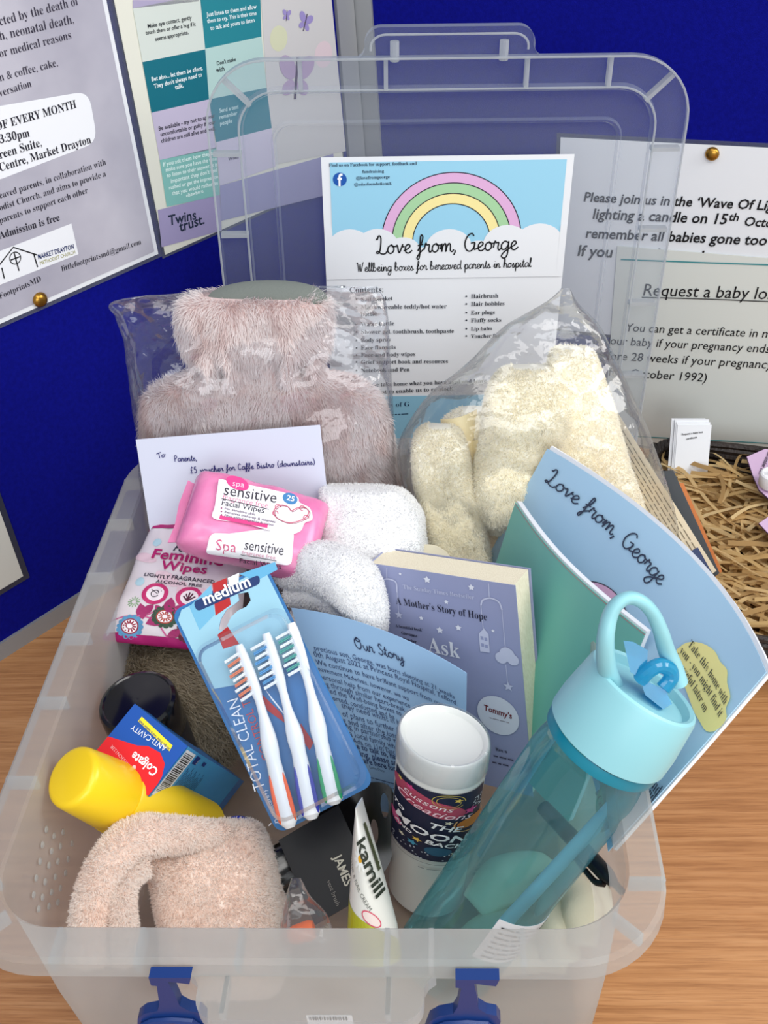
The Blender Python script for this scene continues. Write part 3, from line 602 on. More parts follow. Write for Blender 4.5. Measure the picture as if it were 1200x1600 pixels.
# blue clip handles on the near wall
BLUE = mat('blue_clip_plastic', (20, 54, 118), .35)
def clip(cx, mir):
    yf = -.0075
    Q = lambda x, y: (lambda P: (P[0], P[2]))(PY(x, y, yf))
    ol = [(232, 1528), (298, 1528), (296, 1538), (262, 1534), (272, 1552), (281, 1572), (296, 1580), (312, 1583), (321, 1592), (322, 1620), (214, 1620), (215, 1592), (226, 1584), (246, 1580), (249, 1570), (245, 1541), (236, 1540)]
    P = [Q(*q) for q in ol]; x0 = Q(265, 1560)[0]; P = [((x-x0)*mir+cx, z) for x, z in P]
    if mir < 0: P = P[::-1]
    r = Geo(); r.add(*plate(P, (0, yf, 0), (1, 0, 0), (0, 0, 1), (0, -1, 0), .006), BLUE)
    lo = [Q(*q) for q in ((226, 1620), (226, 1598), (240, 1592), (270, 1590), (300, 1592), (311, 1600), (311, 1620))]
    r.add(*tube([((x-x0)*mir+cx, yf-.001, z) for x, z in lo], .0022, 8), BLUE)
    return r
X1 = PY(265, 1560, -.0075)[0]; X2 = PY(735, 1565, -.0075)[0]
clip(X1, 1).build('blue_clip', bx, True, 30); clip(X2, 1).build('blue_clip', bx, True, 30)
g = Geo(); sh = flat(PY(478, 1587, -.0012), PY(550, 1587, -.0012), PY(478, 1622, -.0012)); sh.body(g, WHITE, .0003); ob = g.build('barcode_label', bx, False); ob['label'] = 'white barcode sticker on the near wall'
p = Print(sh); r = random.Random(3)
x = .0015
while x < sh.w-.003: w = r.choice((.0003, .0005, .0009)); p.grid(x, .0005, x+w, .004, (25, 25, 28), 1, 1); x += w+r.choice((.0004, .0007))
p.build('printed_barcode', ob)

# ================================================================ the lid, leaning upright behind the box
LYAW, LLEAN, LROLL, LY, LX = .0602, .0103, -.0569, .5969, .0612
ex0 = np.array([math.cos(LYAW), math.sin(LYAW), 0]); bk = np.array([-math.sin(LYAW), math.cos(LYAW), 0]); up0 = ZU*math.cos(LLEAN)+bk*math.sin(LLEAN)
LEX = ex0*math.cos(LROLL)+up0*math.sin(LROLL); LUP = up0*math.cos(LROLL)-ex0*math.sin(LROLL); LNM = -np.cross(LUP, LEX)*-1.
LNM = np.cross(LEX, LUP); LNM = LNM if LNM @ (C-np.array([LX, LY, .3])) > 0 else -LNM
LO = np.array([LX, LY, 0.])
def onlid(u, v, w=0.): return LO+LEX*u+LUP*v+LNM*w
ld = thing('box_lid', 'clear plastic box lid standing upright behind the box, ribs around its edge', 'box lid', onlid(0, .012))
VC = .246
def LL(w, h, r, z): return [onlid(x, y+VC, z) for x, y in rrect(w, h, r, 9)]
W0, H0 = .3905, .468
V, Fc = loft([LL(W0, H0, .05, .011), LL(W0, H0, .05, .002), LL(W0-.004, H0-.004, .049, 0.), LL(W0-.046, H0-.046, .034, 0.), LL(W0-.050, H0-.050, .033, .007), LL(W0-.054, H0-.054, .032, .007), LL(W0-.056, H0-.056, .031, .0005),
              LL(W0-.100, H0-.100, .016, 0.), LL(W0-.103, H0-.103, .015, .0035), LL(W0-.106, H0-.106, .014, .0035), LL(W0-.109, H0-.109, .013, -.001)], False, True)
Geo().add(V, Fc, PP_LID).build('panel', ld)
g = Geo()
for L in (LL(W0-.050, H0-.050, .033, .0072), LL(W0-.001, H0-.001, .05, .0112)): g.add(*tube(L+[L[0]], .0009, 6, cap=False), PP_RIB)
g.build('edge_bead', ld)
g = Geo()
def lrib(a, b): 
    m = (np.array(a)+np.array(b))/2; d = np.array(b)-np.array(a); l = np.linalg.norm(d); d = d/l; n = np.array([-d[1], d[0]])
    g.add(*box8(onlid(m[0], m[1], .004), (LEX*d[0]+LUP*d[1])*l/2, (LEX*n[0]+LUP*n[1])*.0016, LNM*.0042), PP_RIB)
hw, hh = W0/2, H0/2
for v in (.405, .335, .265, .19, .12, .06):
    for s in (-1, 1): lrib((s*(hw-.002), v), (s*(hw-.0255), v))
for u in (-.118, -.05, .062, .128):
    for s in (-1, 1): lrib((u, VC+s*(hh-.002)), (u, VC+s*(hh-.0255)))
for s in (-1, 1):
    for q in (-1, 1): lrib((s*(hw-.016), VC+q*(hh-.016)), (s*(hw-.036), VC+q*(hh-.036)))
ob = g.build('edge_ribs', ld, False); ob['kind'] = 'stuff'
def lid_tab(sgn):
    T = tab_outline(-.0665, .0665, .0225, .013); yb = VC+sgn*hh; g = Geo(); n = len(T)
    for z, m in ((.0, PP_LID), ): g.add([onlid(x, yb-sgn*y, z) for x, y in T], [tuple(range(n))], m)
    g.add([onlid(x, yb-sgn*y, z) for z in (.0, .010) for x, y in T], [(i, i+1, i+1+n, i+n) for i in range(n-1)], PP_LID)
    g.add(*tube([onlid(x*.93, yb-sgn*(y*.72), .006) for x, y in T[2:-2]], .0009, 6), PP_RIB)
    for u in (-.043, .043): g.add(*tube([onlid(u, yb-sgn*.004, .004), onlid(u, yb+sgn*.011, .004)], .0036, 10), PP_RIB)
    return g
lid_tab(1).build('handle_tab', ld)

# the printed sheet taped to the lid
A, B_ = -.1041, .4023
TL = onlid(A, B_, .0088); o = thing('information_sheet', 'white sheet with rainbow and contents list, fixed to the front of the clear lid', 'information sheet', onlid(A+.105, B_-.297, .009))
sh = flat(TL, onlid(A+.21, B_, .0088), onlid(A, B_-.297, .0088)); g = Geo(); sh.body(g, WHITE, .0008); g.build('sheet', o, False)
p = Print(sh); SKY = (150, 204, 228); w = sh.w
p.grid(.007, .004, w-.006, .100, SKY, 0, 1)
cl = []
for i_, (c, r) in enumerate((((.022, .078), .017), ((.046, .077), .016), ((.068, .083), .014), ((.108, .080), .018), ((.134, .086), .013), ((.158, .077), .018), ((.186, .077), .019), ((.197, .082), .010))): p.disc(c, r*1.12, WHITE, 2.2+.12*i_, r*.95)
p.grid(.004, .079, w-.004, .108, WHITE, 3.3, 1)
p.grid(0.0002, .060, .007, .108, WHITE, 4, 1); p.grid(w-.006, .060, w-.0002, .108, WHITE, 4, 1)
RC = (.110, .074)
for r0, r1, c in ((.0515, .0605, (218, 172, 212)), (.0425, .0515, (164, 206, 160)), (.0335, .0425, (240, 226, 158))): p.arc(RC, r0, r1, -5, 185, c, 1)
for r in (.0605, .0515, .0425, .0335): p.arc(RC, r-.0004, r+.0004, -5, 185, (30, 28, 40), 2)
p.textpx('Find us on Facebook for support, feedback and', (514, 260), (651, 257), (30, 44, 70), 'serifb', 1.05); p.textpx('fundraising', (566, 270), (600, 269), (30, 44, 70), 'serifb'); p.textpx('@lovefromgeorge', (556, 280), (609, 278), (30, 44, 70), 'serifb'); p.textpx('@ndasfoundationuk', (553, 290), (612, 288), (30, 44, 70), 'serifb')
p.disc(p.px(531, 280), .0058, (28, 86, 168), 2); p.textpx('f', (527.5, 290), (535.5, 290), (245, 248, 252), 'black', 1.15, 4)
p.hand('Love from, George', (588, 396), (808, 389), .00125, (18, 18, 22), 1.08, 6)
p.hand('Wellbeing boxes for bereaved parents in hospital', (558, 424), (830, 416), .00075, (22, 22, 26), 1.2, 6)
T = (52, 56, 66)
p.textpx('Contents:', (546, 457), (599, 456), T, 'serifb', 1.1)
Lf = [('Soft blanket', 470), ('Microwaveable teddy/hot water', 482.5), ('bottle', 494), ('Water bottle', 509), ('Shower gel, toothbrush, toothpaste', 521), ('Body spray', 534), ('Face flannels', 546), ('Face and body wipes', 557), ('Grief support book and resources', 568), ('Notebook and Pen', 581)]
for (t, y), x1 in zip(Lf, (613.5, 698, 589, 616, 709, 611, 618, 649, 700, 640)):
    x0 = 564; x1 = {1: x1}.get(1); p.textpx(t, (x0, y), (x1, y-1.5), T, 'serifb', 1.05)
    if t != 'bottle': p.disc(p.px(557, y-3), .0009, T, 3, n=10)
for t, y, x1 in (('Hairbrush', 465.5, 778.5), ('Hair bobbles', 477.5, 788), ('Ear plugs', 491, 773), ('Fluffy socks', 503, 783), ('Lip balm', 516, 769), ('Voucher for', 527.5, 781)):
    p.textpx(t, (735.5, y), (x1, y-1), T, 'serifb', 1.05); p.disc(p.px(728.5, y-3), .0009, T, 3, n=10)
p.textpx('Please take home what you have used and leave', (566, 604), (760, 597), T, 'serifb', 1.05); p.textpx('the rest to enable us to re-stock', (572, 616), (708, 609), T, 'serifb', 1.05)
p.grid(.006, .229, w-.006, .288, (138, 190, 214), 1, 1); p.textpx('parents of G', (576, 637), (640, 634), (24, 50, 84), 'serif'); p.marksPX((590, 648), (640, 646), .0014, (24, 50, 84), 3, 2)
p.build('printed_artwork', o)
# ================================================================ things in the box, back row
FILM = clear('cellophane', (252, 253, 255), (235, 240, 245), .02, .12, .12, .3, bump=(80, .45, .003), gloss=.52)
FUR_W = mat('pale_pink_fur', (205, 188, 188), .9, spec=.15, attr=True)
# hot water bottle in a fur cover
HP, HN = (0, .428, .2), (.02, -.99, .13)
def hwb_disp(p, t, c, s, n):
    g_ = max(0., 1-abs(t-.37)/.12); k = math.sin(c*15+fbm(p, 14)*2.5)*.011*g_*max(0, s)
    return n*(k+fbm(p, 22, 3)*.006)
V, Fc = silhouette([(462, 320, 480, .012), (474, 285, 512, .019), (505, 280, 517, .022), (540, 288, 512, .022), (568, 303, 500, .018), (590, 285, 520, .019), (612, 238, 580, .024), (645, 226, 602, .027), (700, 228, 612, .028), (790, 240, 622, .027), (900, 262, 632, .024), (985, 285, 630, .016)], HP, HN, 60, 48, .75, hwb_disp)
hw_ = thing('hot_water_bottle', 'hot water bottle in a pale pink fur cover, wrapped in clear film', 'hot water bottle', PP(440, 985, HP, HN))
l = lambda c: lin(c)
g = fur(V, Fc, 75000, .0088, .00055, lambda p: np.array([.25*math.sin(p[0]*60+p[2]*30), 0, -1.])+.5*np.array([fbm(p, 30, 1), 0, fbm(p, 30, 5)]), l((214, 190, 186)), [l((253, 251, 250)), l((251, 247, 246)), l((254, 253, 252)), l((247, 241, 239))], FUR_W, FUR_W, .22, .32,
        shade=lambda p: min(.8, max(0., .02+1.5*noise.fractal(Vector((p[0]*55, p[1]*30, p[2]*20)), 1., 2., 4))))
g.build('fur_cover', hw_, True, 0)
g = Geo(); c0 = PP(410, 486, HP, HN)+np.array([0, -.016, .012])
GREYV = mat('grey_velour', (112, 118, 112), .8, bump=(500, .4, .001))
c0 = PP(418, 474, HP, HN)
g.add(*lathe(c0+np.array([0, .004, -.001]), (0.02, -.62, .8), [(-.012, .036), (.006, .046), (.0105, .044), (.0130, .036), (.0142, .018), (.0145, .0006)], 36, (0, 1, 0), .30, 1.), GREYV); g.build('neck_opening', hw_)
# its film bag
def crumple(a, sc):
    def f(p, t, c, s, n):
        k = fbm(p, sc, 2); r = abs(fbm(p, sc*.6, 8)); return n*(k*a-(r**.7)*a*.8*(1 if s > 0 else -1))
    return f
def bag(rows, pt, nrm, nr, nc, amp, sc): return silhouette(rows, pt, nrm, nr, nc, .55, crumple(amp, sc), False)
t = thing('film_bag', 'crinkled clear film bag around the fur hot water bottle', 'plastic bag', PP(440, 900, HP, HN))
V, Fc = bag([(446, 540, 588, .002), (456, 330, 596, .004), (470, 182, 603, .010), (495, 180, 606, .020), (530, 194, 608, .027), (580, 204, 611, .034), (650, 214, 615, .038), (720, 221, 619, .038), (800, 228, 625, .036), (900, 250, 634, .032)], (0, .430, .2), HN, 90, 110, .006, 28)
Geo().add(V, Fc, FILM).build('film', t, True, 0)
# envelope
EP, EN = (-.1, .352, .17), (.03, -.93, .36)
o = thing('envelope', 'white envelope with blue handwriting, leaning on the fur hot water bottle', 'envelope', PP(400, 800, EP, EN))
e4 = [PP(*q, EP, EN) for q in ((212, 687), (500, 664), (266, 830))]
sh = flat(*e4); ENVM = mat('envelope_paper', (206, 210, 226), .6)
g = Geo(); sh.body(g, ENVM, .0012); g.build('envelope_front', o, False)
p = Print(sh)
INK = (44, 44, 110)
p.hand('To', (247, 716), (259, 713), .0006, INK, .6, gap=-.1); p.hand('Parents,', (273, 721), (309, 719), .0006, INK, 1.0, gap=.05); p.hand('£5 voucher for Caffe Bistro (downstairs)', (298, 739), (493, 725), .0006, INK, 1.0, gap=.12)
p.build('handwriting', o)

# blanket of cream fleece in a clear bag, back right
BP, BNR = (.1, .425, .2), (.0, -.96, .28)
bl = thing('folded_blanket', 'folded cream fleece blanket inside a clear bag, at the back right of the box', 'blanket', PP(800, 880, BP, BNR))
CREAMF = mat('cream_fleece', (238, 232, 205), .95, spec=.1, attr=True)
def fold(name, rows, off, count, e=.75, seed=0, ln=.0028):
    count = int(count*2.0)
    V, Fc = silhouette(rows, np.array(BP)+np.array(BNR)*off, BNR, 44, 36, e, lambda p, t, c, s, n: n*(fbm(p, 26, seed)*.006)+np.array([fbm(p, 18, seed+4)*.003, 0, 0]))
    g = fur(V, Fc, count, ln, .0006, (0, 0, -1), l((250, 244, 224)), [l((254, 251, 238)), l((253, 249, 232)), l((252, 246, 228))], CREAMF, CREAMF, .9, .9)
    return g.build(name, bl, True, 0)
fold('fold', [(574, 800, 860, .010), (590, 772, 882, .020), (640, 756, 890, .027), (700, 745, 882, .029), (760, 737, 874, .028), (800, 742, 864, .024), (830, 768, 842, .010)], .020, 13000, .55, 1)
fold('fold', [(545, 874, 908, .008), (558, 860, 928, .018), (620, 858, 950, .024), (700, 868, 974, .026), (780, 880, 998, .026), (850, 890, 1014, .022), (900, 910, 1020, .014)], .006, 12000, .55, 5)
fold('fold', [(666, 664, 704, .008), (682, 645, 724, .016), (740, 646, 738, .022), (800, 660, 752, .022), (860, 678, 765, .020), (900, 690, 770, .014)], .020, 11000, .55, 9)
fold('fold', [(640, 720, 900, .010), (665, 690, 940, .016), (740, 680, 975, .018), (820, 690, 1000, .018), (900, 700, 1010, .014)], -.006, 9000, .6, 17)
fold('fold', [(700, 830, 930, .012), (730, 820, 940, .02), (800, 810, 950, .022), (880, 800, 960, .018)], .02, 7000, .7, 13)
SATIN = mat('cream_satin', (236, 220, 172), .45, spec=.4)
for q, o_ in (([(688, 655), (745, 640), (770, 850), (728, 862)], .004), ([(735, 690), (775, 665), (790, 800), (758, 830)], .012), ([(905, 790), (985, 810), (1000, 870), (930, 830)], .03)):
    n = unit(BNR); P = [PP(*k, np.array(BP)+np.array(BNR)*o_, BNR) for k in q]; G3 = [[P[0], (P[0]+P[1])/2+n*.008, P[1]], [(P[0]+P[3])/2, sum(P)/4+n*.013, (P[1]+P[2])/2], [P[3], (P[3]+P[2])/2+n*.006, P[2]]]
    g = Geo(); bent(G3).body(g, SATIN, .001, 12, 12); g.build('satin_binding', bl, True, 40)
t = thing('film_bag', 'tall clear film bag holding the cream blanket, peaked at the top', 'plastic bag', PP(800, 900, BP, BNR))
V, Fc = bag([(450, 878, 890, .002), (475, 850, 905, .008), (510, 790, 938, .018), (560, 740, 962, .030), (610, 682, 985, .042), (660, 640, 1008, .048), (700, 621, 1022, .048), (750, 628, 1040, .040), (800, 640, 1054, .030), (860, 664, 1062, .022), (900, 690, 1066, .016)], np.array(BP)+np.array(BNR)*.012, BNR, 80, 110, .008, 20)
Geo().add(V, Fc, FILM).build('film', t, True, 0)

# ================================================================ left column of the box
def tint_fur(name, label, cat, base, V, Fc, n, ln, wd, flow, root, tips, m, jit=.6, stiff=.6, shade=None):
    return tag(fur(V, Fc, n, ln, wd, flow, root, tips, m, m, jit, stiff, shade=shade).build(name, None, True, 0), label, cat)
BRF = mat('brown_faux_fur', (120, 108, 92), .9, spec=.1, attr=True)
V, Fc = silhouette([(985, 230, 360, .03), (1000, 200, 400, .05), (1060, 190, 430, .07), (1110, 190, 410, .065), (1160, 205, 370, .042), (1195, 230, 340, .02)], (-.1, .30, .07), (0, -.62, .78), 40, 40, .8, lambda p, t, c, s, n: n*fbm(p, 16, 3)*.010)
tint_fur('faux_fur_slipper', 'grey-brown faux fur bundle lying between the black cap and the toothbrushes', 'fur item', (0, 0, 0), V, Fc, 40000, .011, .0007, lambda p: (.6+.4*fbm(p, 20, 1), -.5, fbm(p, 20, 6)*.6), l((150, 134, 112)), [l((198, 184, 160)), l((178, 164, 140)), l((208, 196, 172))], BRF, .3, .3)

# soft packs: two faces over a sheet, crimped at both ends
def pack(sh, bulge, front_m, crimp=None, crimp_w=.0, nu=30, nv=30, ends='v', wr=.0012, seed=0, back=.6):
    U = lambda a, k: 1-abs(2*a-1)**k
    def th(u, v):
        a, b = min(max(u/sh.w, 0), 1), min(max(v/sh.h, 0), 1); base = (U(a, 5)**.6)*(U(b, 3)**.6) if ends == 'v' else (U(b, 5)**.6)*(U(a, 3)**.6)
        q = sh.fn(u, v); return bulge*base+wr*fbm(q, 60, seed)*(1 if 0 < a < 1 and 0 < b < 1 else 0)
    fr = Sheet(lambda u, v: sh.fn(u, v)+sh.nrm(u, v)*th(u, v), sh.w, sh.h, True)
    V = []; Fc = []; k = (nu+1)*(nv+1)
    for s in (1, -back):
        for j in range(nv+1):
            for i in range(nu+1): u, v = sh.w*i/nu, sh.h*j/nv; V.append(sh.fn(u, v)+sh.nrm(u, v)*(th(u, v)*s+(.0002 if s > 0 else -.0002)))
    I = lambda i, j: j*(nu+1)+i; top = [(I(i, j), I(i+1, j), I(i+1, j+1), I(i, j+1)) for j in range(nv) for i in range(nu)]
    ring = [I(i, 0) for i in range(nu)]+[I(nu, j) for j in range(nv)]+[I(i, nv) for i in range(nu, 0, -1)]+[I(0, j) for j in range(nv, 0, -1)]
    Fc = top+[tuple(q+k for q in f[::-1]) for f in top]+[(a, a+k, b+k, b) for a, b in zip(ring, ring[1:]+ring[:1])]
    return fr, V, Fc
# feminine wipes
FP_, FN_ = (-.1, .30, .172), (-.06, -.38, .92)
q = [PP(*k, FP_, FN_) for k in ((240, 815), (392, 826), (372, 1022), (160, 1000))]
sh = Sheet(lambda u, v, q=q: (lambda a, b: (q[0]*(1-a)+q[1]*a)*(1-b)+(q[3]*(1-a)+q[2]*a)*b)(u/.105, v/.135), .105, .135)
PK = mat('white_wrapper', (226, 216, 220), .22, spec=.6)
fr, V, Fc = pack(sh, .014, PK, ends='v', wr=.0018, seed=4)
o = thing('wipes_pack', 'white and magenta soft pack of wipes with flower print, at the left of the box', 'wipes pack', q[3])
Geo().add(V, Fc, PK).build('wrapper', o, True, 50)
p = Print(fr, .0005); MAG = (176, 26, 104); PNK = (204, 44, 112)
for v0, v1 in ((0, .013), (.1285, .135)): p.grid(0, v0, sh.w, v1, (168, 28, 104), 1, 16)
p.disc(p.px(287, 840), .0085, (40, 42, 74), 1); p.textpx('G', (281, 846), (294, 845), (230, 226, 232), 'black')
p.textpx('Fe', (270, 861), (286, 863), (40, 40, 58), 'bolditalic')
p.textpx('Feminine', (235, 873), (348, 886), MAG, 'black', .82, 6); p.textpx('Wipes', (250, 890), (323, 898), MAG, 'black', .86, 6)
p.textpx('LIGHTLY FRAGRANCED', (225, 901), (336, 913), (52, 44, 58), 'bold', .9, 6); p.textpx('ALCOHOL FREE', (243, 911), (316, 919), (52, 44, 58), 'bold', .8, 6)
PALE = (226, 196, 206)
for c, r, r2, a in (((262, 905), .013, .006, .5), ((300, 872), .015, .006, -.4), ((228, 872), .012, .005, .3), ((285, 925), .012, .005, 1.4), ((330, 940), .015, .007, .8)): p.disc(p.px(*c), r, PALE, .6, r2, rot=a)
for c in ((246, 848), (219, 909)): p.disc(p.px(*c), .0042, (176, 208, 220), 1)
def seal(c, r):
    u = p.px(*c); p.disc(u, r, (196, 48, 108), 1.4); p.disc(u, r*.68, (240, 228, 232), 2.2); return u
u = seal((243, 928), .0112); p.arc(u, .003, .0038, 20, 330, (60, 50, 60), 3); p.line([(u[0]-.004, u[1]-.004), (u[0]+.002, u[1]), (u[0]+.005, u[1]-.003)], .0007, (60, 50, 60), 3)
u = seal((296, 934), .0112)
for a in (-50, -20, 10, 40, 70): p.line([(u[0]-.001, u[1]+.004), (u[0]+.006*math.sin(math.radians(a-10)), u[1]+.003-.008*math.cos(math.radians(a-10)))], .0014, (90, 40, 60), 3)
def flower(c, r, ring, mid, petals=14):
    u = p.px(*c)
    for k in range(petals): a = k*6.283/petals; p.disc((u[0]+r*.95*math.cos(a), u[1]+r*.95*math.sin(a)), r*.22, ring, 1.6)
    p.disc(u, r*.92, ring, 2); p.disc(u, r*.74, mid, 2.6); p.disc(u, r*.62, (240, 234, 236), 3.2)
    for k in range(12): a = k*6.283/12; p.line([(u[0]+r*.22*math.cos(a), u[1]+r*.22*math.sin(a)), (u[0]+r*.55*math.cos(a), u[1]+r*.55*math.sin(a))], r*.12, mid, 4)
def leaf(c, a, L, col=MAG):
    u = p.px(*c); d = np.array([math.cos(a), math.sin(a)]); n = np.array([-d[1], d[0]]); p.poly([u+d*L*t+n*s*L*.3*math.sin(math.pi*t)*1. for s, ts in ((1, np.linspace(0, 1, 7)), (-1, np.linspace(1, 0, 7)[1:-1])) for t in ts], col, 1.8)
for c in ([(170, 975), (205, 962), (240, 968), (262, 996)], [(228, 962), (262, 950), (285, 960), (300, 1000)], [(310, 980), (330, 970), (345, 990)]): p.line(catmull([p.px(*k) for k in c], 6), .0012, (200, 90, 140), 1.2)
for c, a, L in (((224, 968), -1.9, .016), ((228, 975), -.5, .018), ((222, 960), -.9, .013), ((262, 962), -1.5, .017), ((268, 958), -.5, .014), ((298, 975), -1.9, .014), ((285, 985), 2.6, .013), ((256, 962), -2.3, .012)): leaf(c, a, L, (164, 50, 104))
flower((203, 978), .0095, (92, 150, 190), (150, 40, 66)); flower((258, 964), .0092, (56, 80, 62), (176, 70, 60)); flower((294, 987), .0085, (104, 50, 62), (176, 120, 110))
u = p.px(210, 941)
for k in range(12): a = k*6.283/12; p.line([(u[0]+.002*math.cos(a), u[1]+.002*math.sin(a)), (u[0]+.0055*math.cos(a), u[1]+.0055*math.sin(a))], .0007, (120, 168, 110), 2)
p.build('printed_design', o)
# pink facial wipes
ux = unit(PD(500, 786, .800)-PD(336, 744, .795)); c0 = PD(396, 822, .785)
nn = unit(np.array([-.10, -.36, .93])); nn = unit(nn-ux*(nn @ ux)); vy = np.cross(ux, nn); vy = vy if PJ(c0+vy*.01)[1] > PJ(c0)[1] else -vy
W_, H_ = .101, .062
tl = c0-ux*W_/2-vy*H_/2
sh = Sheet(lambda u, v: tl+ux*u+vy*v, W_, H_)
PNKW = mat('pink_wrapper', (236, 142, 186), .25, spec=.6, var=((226, 122, 172), 70))
PT = .017
def pink_surface():
    prof = []
    V = []; n = 44; m = 36
    for i in range(m+1):
        a = i/m; kx = (1-abs(2*a-1)**6)**.5 if 0 < a < 1 else 0
        kk = .12+.88*(1-abs(2*a-1)**7)**.5
        for j in range(n):
            t = 2*math.pi*j/n; c, s = math.cos(t), math.sin(t); c = math.copysign(abs(c)**.6, c); s = math.copysign(abs(s)**.6, s)
            P = c0+ux*W_*(a-.5)+vy*H_/2*c*(.86+.14*kk)*1.05+nn*PT*s*kk
            V.append(P+nn*fbm(P, 50, 2)*.002+vy*fbm(P, 45, 7)*.0015)
    return loft([V[i*n:(i+1)*n] for i in range(m+1)])
o = thing('wipes_pack', 'pink soft pack of facial wipes leaning on the envelope', 'wipes pack', c0-nn*PT)
V, Fc = pink_surface(); g = Geo().add(V, Fc, PNKW)
for sx in (-1,):   # crimped end fin
    A_ = c0+ux*sx*W_/2; g.add(*plate([(0, -H_*.40), (-.006, -H_*.43), (-.007, -H_*.1), (-.005, H_*.2), (-.006, H_*.43), (0, H_*.40)], A_-nn*.006, ux, vy, nn, .0008), PNKW)
g.build('wrapper', o, True, 60)
top = Sheet(lambda u, v: c0+ux*(u-W_/2)+vy*(v-H_/2)+nn*(PT*1.0+.0012), W_, H_); p = Print(top, .0008)
lb = [(342, 749), (420, 765), (462, 776), (468, 786), (484, 795), (488, 812), (476, 818), (470, 830), (455, 836), (438, 835), (380, 818), (334, 811), (336, 790)]
WL_ = (244, 242, 246); p.poly(catmull([p.px(*k) for k in lb+lb[:1]], 4)[:-1], WL_, 1)
p.disc(p.px(371, 756), .0088, (226, 70, 140), 2, .0052, rot=.2); p.textpx('spa', (362, 760), (381, 763), (248, 220, 234), 'light', 1., 3)
p.textpx('sensitive', (348, 774), (431, 787), (60, 56, 66), 'sans', 1.15); p.textpx('fragrance free', (347, 781), (418, 795), (214, 130, 160), 'light', 1.05); p.linepx([(346, 780), (420, 797)], .0006, (60, 56, 66), 3)
p.textpx('Facial Wipes', (345, 790), (412, 803), (52, 50, 62), 'sans', 1.1)
for i, (t, x1) in enumerate((('For sensitive skin', 398), ('Removes make-up & cleanses', 430), ('Fibre added fragrance & colour', 428))): y = 797+i*5.3; p.textpx(t, (350, y), (x1, y+(x1-350)*.2), (120, 104, 124), 'bold', .9); p.disc(p.px(346, y-2), .0007, (150, 90, 120), 3, n=8)
p.linepx([(343, 809), (418, 823)], .0032, (222, 70, 136), 2)
p.disc(p.px(453, 780), .0056, (70, 130, 184), 2, .0046, rot=.2); p.textpx('25', (447, 782), (459, 785), (235, 240, 248), 'bold', 1., 4)
hp = [(455, 800), (448, 792), (436, 791), (428, 799), (432, 810), (452, 818), (474, 812), (482, 802), (476, 794), (464, 795), (455, 800)]
p.line(catmull([p.px(*k) for k in hp], 5), .0009, (206, 120, 140), 3); p.line(catmull([p.px(k[0]+2, k[1]+1.5) for k in hp], 5), .0004, (150, 80, 100), 3)
for k in ((478, 810), (434, 793), (472, 795), (430, 803)): p.arc(p.px(*k), .0016, .0022, 0, 300, (200, 90, 120), 3, 16)
r = random.Random(5)
p.build('printed_label', o)
def flap(u, v):
    q_ = math.radians(52-95*v/.034); return c0+ux*(u-W_/2)+vy*(H_/2*1.05*abs(math.cos(q_))**.6+.0012)+nn*(PT+.0012)*math.copysign(abs(math.sin(q_))**.6, math.sin(q_))
side = Sheet(flap, W_, .034, True); p = Print(side, .0006)
p.blob([tuple(q) for q in rquad([p.px(*k) for k in ((329, 834), (452, 853), (456, 884), (322, 864))], .2)], WL_, 1)
p.textpx('Spa', (336, 858), (369, 863), (208, 90, 130), 'light', 1.1); p.textpx('sensitive', (381, 858), (442, 868), (60, 56, 66), 'sans', 1.2); p.textpx('fragrance free', (378, 865), (430, 874), (214, 140, 165), 'light'); p.linepx([(376, 866), (432, 876)], .0005, (60, 56, 66), 3); p.textpx('Facial Wipes', (374, 877), (440, 888), (60, 56, 66), 'sans', 1.1)
p.build('printed_flap', o)

# white face cloths
TER = mat('white_terry', (236, 236, 236), .95, spec=.1, attr=True, bump=(900, .5, .001))
def terry(name, label, rows, pt, nrm, n, seed, e=.7, extra=None):
    V, Fc = silhouette(rows, pt, nrm, 40, 40, e, lambda p, t, c, s, k: k*(fbm(p, 24, seed)*.009)+np.array([fbm(p, 20, seed+3)*.004, 0, 0]))
    g = fur(V, Fc, n, .0020, .0006, (0, -.2, -1), l((240, 240, 240)), [l((250, 250, 250)), l((246, 246, 247)), l((242, 242, 244))], TER, TER, .9, .9)
    return g
g = terry('', '', [(762, 510, 600, .008), (768, 504, 630, .02), (800, 502, 652, .032), (840, 500, 660, .036), (880, 500, 664, .032), (910, 510, 660, .02)], (.0, .335, .16), (0, -.9, .44), 13000, 2, .5)
tag(g.build('face_cloth', None, True, 0), 'white terry face cloth folded upright behind the lilac book', 'face cloth', None)
fc = thing('face_cloth', 'white terry face cloth rolled in layers beside the toothbrush pack', 'face cloth', PD(520, 960, .8))
def roll(path, rad, flatk, n, seed, nm):
    P = catmull([PD(*q) for q in path], 10); R = np.interp(np.linspace(0, 1, len(P)), np.linspace(0, 1, len(rad)), rad)
    V, Fc = tube(P, list(R), 22); V = [np.asarray(v)+CF*-1*fbm(v, 30, seed)*.004+CU*fbm(v, 26, seed+5)*.003 for v in V]
    return fur(V, Fc, n, .0020, .0006, (0, -.3, -.8), l((238, 238, 238)), [l((250, 250, 250)), l((246, 246, 247)), l((242, 242, 244))], TER, TER, .9, .9).build(nm, fc, True, 0)
roll([(450, 888, .80), (500, 885, .775), (545, 905, .76), (570, 950, .765), (575, 1000, .79)], [.016, .019, .021, .017, .012], 1, 8000, 3, 'outer_fold')
roll([(455, 928, .80), (500, 926, .785), (535, 950, .778), (562, 985, .79)], [.010, .012, .012, .008], 1, 5000, 6, 'inner_fold')
roll([(465, 965, .815), (510, 968, .80), (550, 985, .80)], [.010, .011, .009], 1, 3500, 8, 'inner_fold')
